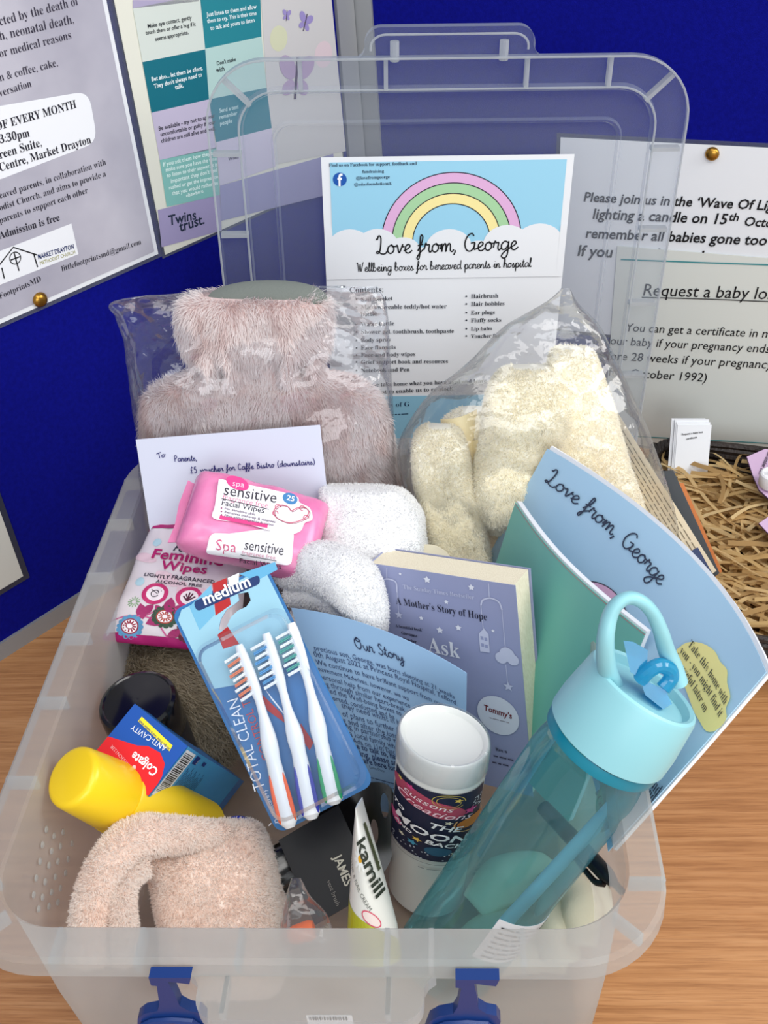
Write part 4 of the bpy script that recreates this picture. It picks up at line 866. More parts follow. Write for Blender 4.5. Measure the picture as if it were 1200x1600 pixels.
# ================================================================ toothbrush pack
q = [PD(292, 945, .712), PD(440, 872, .714), PD(548, 1240, .694), PD(420, 1310, .690)]
TX = unit((q[1]-q[0])+(q[2]-q[3])); TYd = (q[3]-q[0])+(q[2]-q[1]); TYd = unit(TYd-TX*(TYd @ TX)); TW = np.linalg.norm(q[1]-q[0])*1.0; TH = np.linalg.norm(q[3]-q[0])*1.0
TO = (sum(q)/4)-TX*TW/2-TYd*TH/2
tsh = Sheet(lambda u, v: TO+TX*u+TYd*v, TW, TH); TN = tsh.nrm(0, 0)
tp = thing('toothbrush_pack', 'blue hanging card pack marked medium holding three toothbrushes', 'toothbrush pack', TO+TYd*TH)
P_ = Print(tsh)
hole_px = [(356, 930), (363, 927), (371, 928), (377, 923), (390, 926), (391, 938), (384, 946), (371, 952), (360, 962), (350, 982), (345, 988), (338, 986), (345, 965), (357, 952), (372, 942)]
hole = [tuple(P_.px(*k)) for k in hole_px]
hole = [tuple(P_.px(*k)) for k in ((372, 928), (388, 925), (392, 938), (385, 948), (372, 954), (361, 964), (352, 984), (342, 984), (345, 968), (354, 953), (367, 944), (374, 938))]
out = [(x+TW/2, y+TH/2) for x, y in rrect(TW, TH, .007, 5)]
CARDB = mat('blue_card', (38, 108, 168), .3, spec=.5)
g = Geo(); g.add(*plate(out, TO, TX, TYd, TN, .0006, [hole]), CARDB); g.build('card', tp, False)
o = tp; p = P_
top = [(x, y) for x, y in ((.002, .007), (.007, .002), (TW-.007, .002), (TW-.002, .007), (TW-.002, .062), (TW*.5, .068), (.002, .058))]
p.poly(top, (150, 196, 214), .4, [hole])
p.poly([(.002, .016), (.006, .002), (TW*.46, .002), (TW*.1, .05), (.002, .055)], (84, 152, 194), .9, [])if False else None
RED, PN = (176, 34, 38), (26, 52, 104)
p.polypx([(332, 912), (354, 903), (361, 945), (337, 962)], RED, 1.2); p.polypx([(340, 992), (356, 979), (374, 1006), (349, 1014)], RED, 1.2); p.polypx([(356, 903), (374, 895), (372, 924), (362, 928)], (232, 236, 240), 1.2)
p.polypx([(374, 897), (430, 878), (434, 890), (400, 908)], (96, 168, 206), .8); p.polypx([(296, 948), (330, 914), (336, 960), (312, 985)], (110, 176, 208), .8)
p.poly([tuple(k) for k in rquad([p.px(*k) for k in ((302, 940), (405, 898), (407, 912), (308, 956))], .45)], PN, 2)
p.textpx('medium', (320, 946), (393, 915), (240, 244, 250), 'black', 1.05, 5)
p.polypx([(405, 1080), (440, 1115), (446, 1130), (418, 1110)], RED, 1.3); p.polypx([(470, 1130), (490, 1160), (484, 1172), (468, 1150)], RED, 1.3); p.polypx([(413, 1075), (440, 1108), (445, 1118), (424, 1092)], (226, 232, 240), 1.2)
p.textpx('TOTAL CLEAN', (415, 1232), (372, 1090), (226, 234, 244), 'light', 1.15, 5); p.textpx('CONTROL TIP', (424, 1186), (385, 1080), (190, 60, 66), 'light', 1.1, 4)
p.textpx('Dental(care+)', (437, 1284), (417, 1234), (230, 236, 246), 'sans', 1.0, 9); p.linepx([(420, 1290), (424, 1286)], .0005, (230, 236, 246))
p.build('printed_design', o)
BLI = clear('blister_plastic', (250, 252, 255), (225, 235, 245), .04, .2, .06, .3, gloss=.45)
bc = [P_.px(*k) for k in ((322, 1012), (455, 948), (545, 1225), (432, 1290))]
m = sum(np.array(k) for k in bc)/4; bw = np.linalg.norm(np.array(bc[1])-bc[0]); bh = np.linalg.norm(np.array(bc[3])-bc[0])
def bl(w, h, r, z): return [TO+TX*(m[0]+x)+TYd*(m[1]+y)+TN*z for x, y in rrect(w, h, r)]
Geo().add(*loft([bl(bw+.006, bh+.006, .01, .0008), bl(bw, bh, .009, .001), bl(bw-.001, bh-.001, .009, .015), bl(bw-.006, bh-.006, .007, .0175)], False, True), BLI).build('blister', tp)
WPL = mat('white_toothbrush_plastic', (232, 236, 240), .25, spec=.6)
def brush(path, grip, tuft, label, hp):
    t = thing('toothbrush', label, 'toothbrush', TO+TYd*TH, 'toothbrushes in the blue pack')
    P = [np.array(P_.px(*k)) for k in path]; A3 = lambda uv, z: TO+TX*uv[0]+TYd*uv[1]+TN*z
    Q = catmull([A3(k, .0085) for k in P], 8); n = len(Q)
    R = np.interp(np.linspace(0, 1, n), [0, .04, .12, .22, .27, .38, .5, .56, .62, .75, .95, 1], [.0026, .0036, .0040, .0037, .0027, .0030, .0052, .0056, .0047, .0058, .0060, .003])
    Geo().add(*tube(Q, list(R), 14, (TN, .8)), WPL).build('handle', t)
    GM = mat('grip_rubber_%02x%02x%02x' % grip, grip, .5); i0 = int(n*.66); i1 = int(n*.955)
    for s in (-1, 1):
        pts = []
        for i in range(i0, i1): tt = unit(Q[min(i+1, n-1)]-Q[i-1]); sd = np.cross(TN, tt); pts.append(Q[i]+sd*s*R[i]*.82+TN*R[i]*.42)
        Geo().add(*tube(pts, [.0004+.0012*math.sin(math.pi*k/(len(pts)-1))**.5 for k in range(len(pts))], 8), GM).build('grip_strip', t)
    ax = unit(Q[8]-Q[0]); sd = np.cross(TN, ax); sd = sd if PJ(Q[4]+sd*.01)[0] < PJ(Q[4])[0] else -sd
    g = Geo(); wm = mat('white_bristle', (236, 240, 242), .6); cm = mat('bristle_%02x%02x%02x' % tuft, tuft, .6)
    L = np.linalg.norm(P[1]-P[0])*1.0; r_ = random.Random(2)
    for k in range(9):
        f = .16+.84*k/8; c = Q[0]+(Q[9]-Q[0])*f*.98; mm = wm if k % 2 == 0 else cm; ln = .0098+(.0012 if k % 3 == 0 else 0)
        for j in range(3):
            for e in range(2): b0 = c+TN*(-.0022+.0022*j)+ax*(e-.5)*.0010+sd*.0015; g.add(*tube([b0, b0+sd*ln*(1-.03*r_.random())+ax*.0022], .00052, 5), mm)
    g.build('bristles', t)
    return t
brush([(376, 1008), (401, 1074), (415, 1121), (428, 1180), (445, 1250), (456, 1290)], (236, 92, 34), (222, 124, 84), 'white toothbrush with orange grip strips, in the blue pack', 0)
brush([(418, 990), (438, 1056), (453, 1112), (467, 1166), (482, 1240), (490, 1277)], (42, 50, 160), (70, 150, 205), 'white toothbrush with dark blue grip strips, middle of the pack', 1)
brush([(457, 974), (475, 1036), (490, 1093), (502, 1152), (518, 1225), (525, 1254)], (24, 150, 96), (60, 160, 150), 'white toothbrush with green grip strips, right side of the pack', 2)

# ================================================================ bottles and boxes on the left
def can(name, label, cat): return thing(name, label, cat, (0, 0, 0))
BLK = mat('gloss_black', (16, 16, 18), .14, spec=.6)
c0 = PD(214, 1094, .745); b0 = np.array([c0[0]+.006, c0[1]+.012, .012]); ax = unit(c0-b0); Lc = np.linalg.norm(c0-b0)
t = thing('spray_can', 'black cylindrical can with glossy black cap at the left wall of the box', 'spray can', b0)
Geo().add(*lathe(b0, ax, [(0, .026), (.004, .0275), (Lc-.036, .0275), (Lc-.032, .026)], 48), mat('can_charcoal', (34, 34, 38), .3, .3)).build('body', t)
Geo().add(*lathe(b0, ax, [(Lc-.032, .0265), (Lc-.030, .0278), (Lc-.004, .0278), (Lc-.0012, .0268), (Lc, .0245), (Lc-.0008, .0235), (Lc-.0004, .015), (Lc+.0008, .004), (Lc+.0006, .0005)], 56), BLK).build('cap', t)
# yellow bottle
YA, YB = PD(110, 1212, .655), PD(312, 1306, .750); ax = unit(YB-YA); Ly = np.linalg.norm(YB-YA)
t = thing('yellow_bottle', 'yellow bottle with round yellow cap lying under the toothpaste box', 'bottle', YB)
YM = mat('yellow_plastic', (246, 206, 26), .32, spec=.5); YM2 = mat('yellow_body', (232, 196, 30), .35)
Geo().add(*lathe(YA, ax, [(0, .0005), (.0002, .0160), (.0008, .0178), (.0022, .0192), (.0045, .0198), (.040, .0222), (.0415, .0216)], 48), YM).build('cap', t)
Geo().add(*lathe(YA, ax, [(.0415, .0222), (.043, .0230), (.085, .0248), (Ly-.004, .0248), (Ly, .021)], 48), YM2).build('body', t)
a, e1, e2 = basis(ax, CU)
sh = Sheet(lambda u, v: YA+ax*(.046+u)+(-CF*math.cos((v-.02)/.0252)*1.+0)*.0253-unit(np.cross(ax, CF))*math.sin((v-.02)/.0252)*.0253, .05, .03, True)
p = Print(sh, .0006)
p.marks((.012, .014), (.034, .012), .0022, (70, 58, 20), 2, 5)
if p.g.V: p.build('printed_lettering', t)
# toothpaste box
ax = unit(ray(730, 1440)); cen = PD(226, 1170, .688); n_ = -ax
K4 = [PP(*k, cen, n_) for k in ((205, 1100), (298, 1165), (227, 1245), (155, 1175))]   # top, right, bottom, left
ex = unit((K4[1]-K4[0])+(K4[2]-K4[3])); ey = (K4[3]-K4[0])+(K4[2]-K4[1]); ey = unit(ey-ex*(ey @ ex)); ex = unit(ex-ax*(ex @ ax)); ey = unit(ey-ax*(ey @ ax))
cw = (np.linalg.norm(K4[1]-K4[0])+np.linalg.norm(K4[2]-K4[3]))/2; ch = (np.linalg.norm(K4[3]-K4[0])+np.linalg.norm(K4[2]-K4[1]))/2; c_ = sum(K4)/4; CL = .185
t = thing('toothpaste_box', 'blue and red toothpaste carton standing on end, barcode side up', 'toothpaste box', c_+ax*CL)
Geo().add(*box8(c_+ax*CL/2, ex*cw/2, ey*ch/2, ax*CL/2), mat('carton_blue', (36, 118, 190), .3, spec=.5)).build('carton', t, False)
end = Sheet(lambda u, v: c_+ex*(u-cw/2)+ey*(v-ch/2), cw, ch); p = Print(end, .0003)
p.poly([(0, 0), (cw, 0), (cw, ch), (0, ch)], (16, 78, 164), 0)
RD = (222, 24, 34); y_ = ch*.60
p.poly([(0, y_+.003), (cw*.3, y_-.002), (cw*.42, y_-.004), (cw*.55, y_-.008), (cw*.75, y_-.0095), (cw*.9, y_-.006), (cw*.98, y_+.001), (cw, y_+.006), (cw, ch), (0, ch)], RD, 1)
p.textpx('Colgate', (249, 1203), (211, 1174), (245, 246, 250), 'black', 1.25, 3)
p.textpx('ANTI-CAVITY', (262, 1167), (209, 1132), (236, 240, 248), 'sans', 1.15, 3)
p.polypx([(222, 1120), (270, 1165), (265, 1174), (216, 1127)], (244, 222, 40), 2); p.textpx('Stronger, Whiter Teeth & Healthier Breath', (266, 1170), (219, 1125), (40, 60, 110), 'bold', 1.4, 3)
p.textpx('L14153CN122R', (207, 1198), (176, 1164), (240, 190, 194), 'light', 1., 3); p.disc(p.px(210, 1199), .0013, (240, 190, 194), 3)
p.build('printed_end', t)
sd = Sheet(lambda u, v: c_+ex*cw/2+ax*u+ey*(v-ch/2), CL, ch); p = Print(sd, .0003)
SB = lambda u: (60, 150, 208)
p.poly([(0, 0), (CL*.9, 0), (CL*.9, ch), (0, ch)], (66, 152, 206), 0)
p.poly([(.002, .002), (.026, .002), (.026, ch-.002), (.002, ch-.002)], (222, 226, 230), 1)
r = random.Random(11); y = .004
while y < ch-.005: w = r.choice((.0003, .0005, .0008)); p.poly([(.004, y), (.023, y), (.023, y+w), (.004, y+w)], (24, 24, 28), 2); y += w+r.choice((.0004, .0006, .0008))
for i in range(14): p.marks((.032+i*.0034, ch-.004), (.032+i*.0034, .010+(i % 3)*.003), .0014, (20, 54, 110), 2, i)
p.poly([(.030, .002), (.040, .002), (.040, .008), (.030, .008)], (18, 50, 120), 2.5); p.text('75ml', (.0375, .0035), (.0375, .007), (230, 236, 244), 'bold', 1., 4)
p.poly([(.052, .003), (.060, .003), (.060, .006), (.052, .006)], (18, 50, 120), 2.5)
p.build('printed_side', t)
# small dark blue cap behind the socks
c0 = PD(372, 1291, .725); t = thing('blue_bottle_top', 'small royal blue round cap peeking out behind the pink socks', 'bottle cap', c0-np.array([0, 0, .05]))
Geo().add(*lathe(c0-np.array([0, 0, .016]), (-.1, -.3, 1), [(0, .013), (.013, .013), (.016, .0115), (.017, .008), (.0172, .0005)], 32), mat('royal_blue_plastic', (22, 44, 160), .35)).build('cap', t)
Geo().add(*lathe(c0-np.array([0, 0, .016]), (.1, .3, -1), [(0, .011), (.06, .012)], 24), mat('can_charcoal', (34, 34, 38), .3, .3)).build('body', t)
# fluffy pink socks
SKM = mat('pink_sock_pile', (232, 208, 196), .95, spec=.1, attr=True)
so = thing('fluffy_socks', 'rolled pair of fluffy pale pink socks in the near left corner', 'socks', (-.1, .12, .01))
def sock(V, Fc, n, nm):
    pat = lambda p: min(.9, max(0., .1+1.3*fbm(p, 40, 3)))
    return fur(V, Fc, n*2, .0030, .0006, lambda p: (.3*fbm(p, 50, 2), -.2, -.5), l((250, 234, 223)), [l((254, 249, 243)), l((251, 241, 233)), l((254, 250, 246))], SKM, SKM, .7, .8, shade=pat).build(nm, so, True, 0)
SP, SNR = (-.11, .125, .08), (0, -.62, .78)
V, Fc = silhouette([(1281, 215, 385, .010), (1292, 188, 403, .024), (1325, 210, 416, .040), (1365, 246, 428, .046), (1450, 262, 442, .046), (1510, 266, 445, .036), (1550, 270, 430, .02)], SP, SNR, 44, 44, .65, lambda p, t, c, s, n: n*fbm(p, 22, 5)*.007)
sock(V, Fc, 26000, 'rolled_body')
pth = [PD(140, 1500, .650), PD(144, 1440, .650), PD(156, 1385, .652), PD(180, 1340, .658), PD(214, 1310, .668), PD(270, 1305, .682), PD(365, 1306, .715)]
V, Fc = tube(catmull(pth, 8), list(np.interp(np.linspace(0, 1, 49), [0, .7, 1], [.0122, .0130, .008])), 18); sock(V, Fc, 12000, 'outer_cuff')
pth = [PD(200, 1500, .650), PD(193, 1450, .648), PD(190, 1405, .650), PD(198, 1372, .655), PD(222, 1352, .665)]
V, Fc = tube(catmull(pth, 8), [.0075]*33, 18); sock(V, Fc, 6000, 'inner_cuff')

# ================================================================ middle of the box
# hair brush on its black card
BK2 = mat('matt_black_card', (26, 26, 28), .4)
bt = thing('hair_brush', 'black hair brush with oval vents, behind the hand cream tube', 'hair brush', PD(480, 1400, .8))
bcn = [PD(525, 1330, .750), PD(500, 1262, .765), PD(560, 1222, .760), PD(612, 1232, .752), PD(618, 1320, .742), PD(590, 1380, .735)]
nB = unit(-CF+.2*CU); ctr = sum(bcn)/6
ex = CR; ey = CU
out = [((P-ctr) @ ex, (P-ctr) @ ey) for P in catmull(bcn+[bcn[0]], 6)[:-1]]
def at_px(x, y): P = PP(x, y, ctr, nB); return ((P-ctr) @ ex, (P-ctr) @ ey)
ov = []
for cx, cy, a in ((601, 1257, .3), (585, 1300, .3)):
    c = at_px(cx, cy); ov.append([(c[0]+.0028*math.cos(q)*1.-.0*math.sin(q), c[1]+.0088*math.sin(q)-.0015*math.cos(q)) for q in np.linspace(0, 6.283, 16, endpoint=False)])
Geo().add(*plate(out, ctr, ex, ey, nB, .010, ov[:2]), BLK).build('brush_head', bt, True, 40)
Geo().add(*tube(catmull([PD(540, 1310, .756), PD(480, 1340, .748), PD(435, 1360, .742), PD(405, 1390, .735)], 8), list(np.linspace(.020, .014, 25)), 16, (nB, .6)), BLK).build('handle', bt)
cq = [PD(435, 1313, .722), PD(528, 1258, .720), PD(598, 1400, .694), PD(484, 1450, .694)]
csh = flat(cq[0], cq[1], cq[3]); o = thing('brush_card', 'matt black packaging card with small white lettering, under the hand cream', 'packaging card', cq[3])
g = Geo(); csh.body(g, BK2, .0009); g.build('card', o, False)
p = Print(csh); p.textpx('JAMES', (521, 1339), (540, 1386), (206, 202, 186), 'bold', 1.1); p.textpx('vent brush', (511, 1377), (526, 1416), (150, 146, 140), 'light', 1.1); p.build('printed_lettering', o)
# clear pouch with orange ear plugs
c0 = PD(482, 1446, .64); t = thing('ear_plugs_pouch', 'small clear pouch by the near wall holding an orange ear plug', 'pouch', c0)
PPn = unit((0, -.6, .8))
V, Fc = silhouette([(1372, 455, 470, .002), (1400, 447, 486, .006), (1432, 440, 512, .010), (1470, 440, 522, .014), (1500, 450, 520, .008)], c0, PPn, 30, 36, .7, crumple(.003, 60), False)
Geo().add(V, Fc, FILM).build('pouch_film', t, True, 0)
t = thing('ear_plug', 'orange foam ear plug in the small clear pouch', 'ear plug', c0); Geo().add(*lathe(PD(470, 1458, .645), CR+.3*CU, [(-.0085, .0005), (-.0075, .004), (-.004, .0055), (.006, .0062), (.0085, .005), (.009, .0005)], 24), mat('orange_foam', (232, 104, 44), .9, bump=(600, .4, .0006))).build('foam', t)
# hand cream tube
KA, KB = PD(561, 1254, .650), PD(588, 1500, .640); ax = unit(KB-KA); LK = np.linalg.norm(KB-KA)
e1 = unit(KA-C)+.12*CR; e1 = unit(e1-ax*(e1 @ ax)); e2 = np.cross(ax, e1); e2 = e2 if e2 @ CR > 0 else -e2
def tube_sec(t):   # flat crimp at the top growing to a round foot
    k = min(1., t/.80); return .0205*(1-k)+.0160*k, .0006*(1-k)+.0150*(k**.8)
TC = mat('white_tube_plastic', (232, 232, 224), .28, spec=.6); LIME = mat('lime_tube_print', (178, 178, 34), .3, spec=.5)
t = thing('hand_cream_tube', 'white and lime green hand cream tube standing crimped end up at the near wall', 'cream tube', KB)
loops = []
ts = np.linspace(0, 1, 40)
for f in ts:
    a_, b_ = tube_sec(f); loops.append([KA+ax*LK*f+e1*a_*math.cos(q)+e2*b_*math.sin(q) for q in np.linspace(0, 2*math.pi, 40, endpoint=False)])
V, Fc = loft(loops); Geo().add(V, Fc, TC).build('tube_body', t, True, 60)
def ksurf(u, v):   # u round the tube (0..1 over the seen half), v down
    a_, b_ = tube_sec(v/LK); q = math.pi*(1.5-(u/.05)*1.0)
    return KA+ax*v+e1*a_*math.cos(q)+e2*b_*math.sin(q)
ks = Sheet(ksurf, .05, LK, True)
gg = Geo()
p = Print(ks, .0003)
p.s.sg = 1. if ks._n(.025, LK*.5) @ (ksurf(.025, LK*.5)-(KA+ax*LK*.5)) > 0 else -1.
def kband(v0f, v1f, col, lay):
    UV = []; Fc = []; N = 40
    for i in range(N+1):
        u = -.024+.098*i/N; UV += [(u, v0f(u)), (u, v1f(u))]
        if i: Fc.append((2*i-2, 2*i-1, 2*i+1, 2*i))
    p._put(UV, Fc, col, lay)
for j in range(8):
    f0 = lambda u, j=j: LK*(.56+.34*min(1.1, max(0, u/.05))+.0+(.44-.34*min(1.1, max(0, u/.05)))*j/8*.98); f1 = lambda u, j=j: LK*(.56+.34*min(1.1, max(0, u/.05))+(.44-.34*min(1.1, max(0, u/.05)))*(j+1)/8*.98)
    kband(f0, f1, LIME, .5)
def kt(t_, a, b, col, st, k, lay=3):
    try: p.textpx(t_, a, b, col, st, k, lay)
    except Exception: pass
kt('kamill', (559, 1314), (587, 1404), (46, 52, 42), 'black', .9, 9); kt('INTENSIVE', (571, 1290), (592, 1356), (224, 226, 210), 'bold', .9, 5); kt('HAND & NAIL CREAM', (550, 1338), (577, 1424), (90, 96, 88), 'light', 1.1)
p.linepx([(568, 1286), (592, 1359)], .0048, (70, 78, 50), 3.4)
u = p.px(563, 1342)
for k in range(10): a = k*.6283; p.disc((u[0]+.0048*math.cos(a), u[1]+.0048*math.sin(a)), .0032, (240, 242, 238), 1.5, .0013, rot=a)
p.disc(u, .0022, (230, 170, 40), 2.4); u = p.px(580, 1436); p.disc(u, .0075, (214, 84, 110), 2, .0035, rot=.7); p.disc(u, .0066, (238, 220, 214), 2.5, .0028, rot=.7)
p.build('printed_label', t)
# shower gel bottle
GA, GB = PD(694, 1148, .668), PD(664, 1390, .785); ax = unit(GA-GB); LG = np.linalg.norm(GA-GB)
e1 = PD(760, 1185, .662)-PD(625, 1122, .675); e1 = unit(e1-ax*(e1 @ ax)); e2 = np.cross(ax, e1)
t = thing('shower_gel_bottle', 'oval white shower gel bottle with dark starry label, in front of the lilac book', 'shower gel bottle', GB)
WB = mat('white_bottle_plastic', (218, 220, 216), .28, spec=.5)
R1, R2 = .0298, .0238
Geo().add(*lathe(GB, ax, [(0, R1*.86), (.004, R1*.93), (LG-.025, R1), (LG-.022, R1*.985)], 56, e1, 1., R2/R1), WB).build('body', t)
Geo().add(*lathe(GB, ax, [(LG-.022, R1*1.0), (LG-.020, R1*1.02), (LG-.004, R1*1.0), (LG-.0012, R1*.985), (LG, R1*.95), (LG-.0006, R1*.90), (LG-.003, R1*.84), (LG-.0045, R1*.5), (LG-.005, .0006)], 56, e1, 1., R2/R1), WB).build('cap', t)
Geo().add(*lathe(GB, ax, [(LG-.0215, R1*1.035), (LG-.004, R1*1.03), (LG+.0005, R1*1.0), (LG+.0015, R1*.95)], 56, e1, 1., R2/R1, True, False), clear('shrink_film', (252, 253, 255), (235, 238, 242), .04, .2, .08, .3, gloss=.5)).build('seal_film', t)
fs = 1 if e2 @ (C-GA) > 0 else -1
def gsurf(u, v):
    q = (u/.06-.5)*math.pi*.98+.42; return GB+ax*(LG-.025-v)+e1*math.sin(q)*R1*1.004+e2*fs*math.cos(q)*R2*1.004
gs = Sheet(gsurf, .06, .095, True); p = Print(gs, .0004)
p.grid(.003, .002, .051, .078, (30, 36, 62), 0, 26); p.grid(.003, .082, .051, .0826, (150, 150, 150), 0, 20)
def uv(x, y): return (x, y)
p.disc((.016, .016), .0150, (176, 74, 98), 1, .0085, rot=.25); p.disc((.028, .020), .0130, (176, 74, 98), 1.2, .0078, rot=.4)
p.text('cussons', (.011, .0135), (.0335, .0195), (240, 224, 230), 'sans', .95, 8); p.text('Creations', (.006, .0195), (.043, .030), (244, 210, 220), 'italic', .9, 9)
for t_, a, b in (('TO', (.005, .034), (.0125, .036)), ('MOON', (.007, .0455), (.0415, .0545)), ('THE', (.024, .0375), (.0385, .0420)), ('AND', (.0075, .0515), (.0175, .054)), ('BACK', (.0235, .0565), (.041, .0610))): p.text(t_, a, b, (242, 242, 244), 'black', .92, 10)
p.disc((.045, .036), .0082, (206, 118, 46), 2, .0056); p.arc((.045, .036), .009, .0098, 150, 380, (226, 170, 110), 3); p.disc((.006, .052), .006, (206, 92, 140), 2, .0042, rot=.5); p.disc((.030, .066), .0062, (46, 92, 120), 2, .0050)
def star(c, r_, col, lay=3, a0=.3):
    p.poly([(c[0]+(r_ if k % 2 == 0 else r_*.45)*math.sin(a0+k*.6283), c[1]-(r_ if k % 2 == 0 else r_*.45)*math.cos(a0+k*.6283)) for k in range(10)], col, lay)
for c, r_, col in (((.043, .0225), .0042, (206, 70, 130)), ((.0145, .0075), .003, (206, 70, 130)), ((.018, .064), .0030, (70, 150, 180)), ((.038, .069), .0030, (220, 214, 190)), ((.020, .058), .0026, (230, 190, 90)), ((.008, .0075), .002, (220, 190, 90)), ((.036, .0085), .0022, (220, 190, 90)), ((.033, .0325), .0022, (220, 214, 190)), ((.012, .0625), .0022, (220, 214, 190)), ((.044, .073), .0022, (206, 70, 130))): star(c, r_, col)
r = random.Random(4)
for k in range(60): p.disc((r.uniform(.044, .050), r.uniform(.010, .024)) if k < 26 else (r.uniform(.004, .05), r.uniform(.068, .0775)), .00045, (226, 228, 236), 2.6, n=8)
p.arc((.032, .010), .0070, .0074, 0, 330, (200, 180, 90), 2.2); p.arc((.032, .010), .0052, .0055, 30, 360, (200, 180, 90), 2.2)
p.marks((.022, .0885), (.042, .0885), .0016, (150, 150, 150), 2, 1)
p.build('printed_label', t)

# lilac paperback
BKq = [PD(577, 880, .772), PD(805, 915, .714), PD(827, 1100, .750)]
ex = unit(BKq[1]-BKq[0]); ey = BKq[2]-BKq[1]; ey = unit(ey-ex*(ey @ ex)); BW = np.linalg.norm(BKq[1]-BKq[0]); BH = .176
bs = Sheet(lambda u, v: BKq[0]+ex*u+ey*v, BW, BH); bn = bs.nrm(0, 0); TK = .025
t = thing('paperback_book', 'thick paperback with lilac cover and white night-sky drawings', 'book', bs.at(BW/2, BH))
LILB = mat('lilac_cover', (150, 156, 190), .38, spec=.4)
for nm, o_ in (('front_cover', 0.), ('back_cover', -TK-.0006)):
    g = Geo(); Sheet(lambda u, v, o_=o_: bs.at(u, v, o_), BW, BH).body(g, LILB, .0006); g.build(nm, t, False)
Geo().add(*box8(bs.at(0, BH/2, -TK/2-.0003), ex*.0004, ey*BH/2, bn*(TK/2+.0003)), LILB).build('spine', t, False)
pg = NT('page_edges'); b = pg.n('ShaderNodeBsdfPrincipled'); b.inputs['Roughness'].default_value = .8
wv = pg.noise(1., pg.coord((1500, 1500, 8)), 2); pg.l(pg.ramp(wv, [(.3, lin((224, 214, 184))), (.7, lin((244, 236, 212)))]), b.inputs['Base Color']); pg.l(b.outputs[0], pg.out.inputs[0])
Geo().add(*box8(bs.at(BW/2-.0006, BH/2, -TK/2-.0003), ex*(BW/2-.0010), ey*(BH/2-.0008), bn*(TK/2-.0003)), pg.m).build('page_block', t, False)
p = Print(bs, .0004); WT = (226, 228, 238); WS = (196, 200, 222)
p.textpx('The Sunday Times Bestseller', (631, 919), (742, 936), WS, 'serif', 1.15); p.textpx('A Mother’s Story of Hope', (620, 943), (762, 969), (34, 34, 52), 'serif', 1.3)
p.textpx('A beautiful book’', (619, 979), (661, 986), (36, 36, 56), 'serifb', 1.15); p.textpx('Giovanna', (628, 990), (653, 995), (36, 36, 56), 'serifb', 1.15); p.textpx('Fletcher', (631, 1000), (652, 1004), (36, 36, 56), 'serifb', 1.15)
p.textpx('Ask', (670, 1017), (720, 1028), (238, 240, 246), 'serifb', 1.15)
for c, r_ in (((668, 905), .002), ((737, 917), .0018), ((698, 940), .0013), ((659, 965), .0013), ((717, 980), .0018), ((688, 984), .002), ((626, 896), .0009), ((732, 1117), .0014), ((771, 985), .001)):
    u = p.px(*c); star(u, r_*1.5, (226, 230, 240), 3) if False else p.poly([(u[0]+(r_*1.5 if k % 2 == 0 else r_*.8)*math.sin(k*.6283), u[1]-(r_*1.5 if k % 2 == 0 else r_*.8)*math.cos(k*.6283)) for k in range(10)], WT, 3)
def pstar(c, r_): u = p.px(*c); p.poly([(u[0]+(r_ if k % 2 == 0 else r_*.42)*math.sin(k*.6283), u[1]-(r_ if k % 2 == 0 else r_*.42)*math.cos(k*.6283)) for k in range(10)], WS, 3)
p.linepx([(605, 887), (605, 904)], .0006, WS); p.linepx(catmull([np.array(k, float) for k in ((594, 922), (594, 910), (605, 904), (619, 909), (621, 925))], 5), .0012, WS)
p.linepx([(599, 925), (602, 982)], .0005, WS); p.linepx([(621, 925), (624, 958)], .0005, WS); pstar((603, 985), .0042); pstar((624, 960), .0036); p.arc(p.px(597, 942), .0028, .0048, -80, 80, WS, 3, 12)
p.linepx([(764, 911), (765, 934)], .0006, WS); p.linepx(catmull([np.array(k, float) for k in ((752, 945), (755, 937), (767, 934), (780, 940), (785, 952))], 5), .0012, WS)
p.linepx([(752, 945), (756, 985)], .0005, WS); p.linepx([(785, 952), (791, 1022)], .0005, WS); p.linepx([(791, 1038), (794, 1068)], .0005, WS); pstar((795, 1072), .0042)
p.polypx([(749, 989), (757, 981), (764, 990), (766, 1019), (751, 1017)], WS, 3)
for k in ((754, 996), (760, 998), (755, 1007), (761, 1009)): u = p.px(*k); p.poly([(u[0]-.0011, u[1]-.0014), (u[0]+.0011, u[1]-.0014), (u[0]+.0011, u[1]+.0014), (u[0]-.0011, u[1]+.0014)], (150, 156, 190), 4)
for i_, (k, r_) in enumerate((((784, 1027), .0046), ((793, 1022), .0058), ((802, 1030), .0046))): p.disc(p.px(*k), r_, WS, 3+.3*i_)
p.disc(p.px(779, 1117), .0165, (216, 220, 232), 4); p.textpx("Tommy’s", (757, 1108), (801, 1122), (112, 34, 44), 'black', 1.2, 6); p.marksPX((766, 1120), (800, 1129), .0010, (150, 140, 150), 6, 1)
p.textpx('Rex a', (775, 1172), (793, 1176), (36, 36, 56), 'serifb', 1.1); p.marksPX((772, 1180), (806, 1188), .0016, (60, 60, 84), 3, 3); p.marksPX((770, 1190), (800, 1197), .0016, (60, 60, 84), 3, 4)
p.build('printed_cover', t)
# cream card with rounded top behind it
c0 = PD(655, 880, .812); n_ = unit((-.1, -.8, .5)); ol = [(590, 930), (622, 862), (630, 852), (645, 855), (660, 851), (682, 853), (700, 866), (706, 884), (704, 930)]
ol = catmull([PP(*k, c0, n_) for k in ol[1:]], 4); ol = [PP(590, 930, c0, n_)]+ol
t = thing('gift_tag', 'cream card with a rounded top edge, sticking up behind the lilac book', 'card', PP(650, 930, c0, n_)); a, e1, e2 = basis(n_, (0, 0, 1))
Geo().add(*plate([((P-c0) @ e2, (P-c0) @ e1) for P in ol], c0, e2, e1, n_, .0012), mat('cream_card', (238, 228, 200), .6)).build('card', t, False)
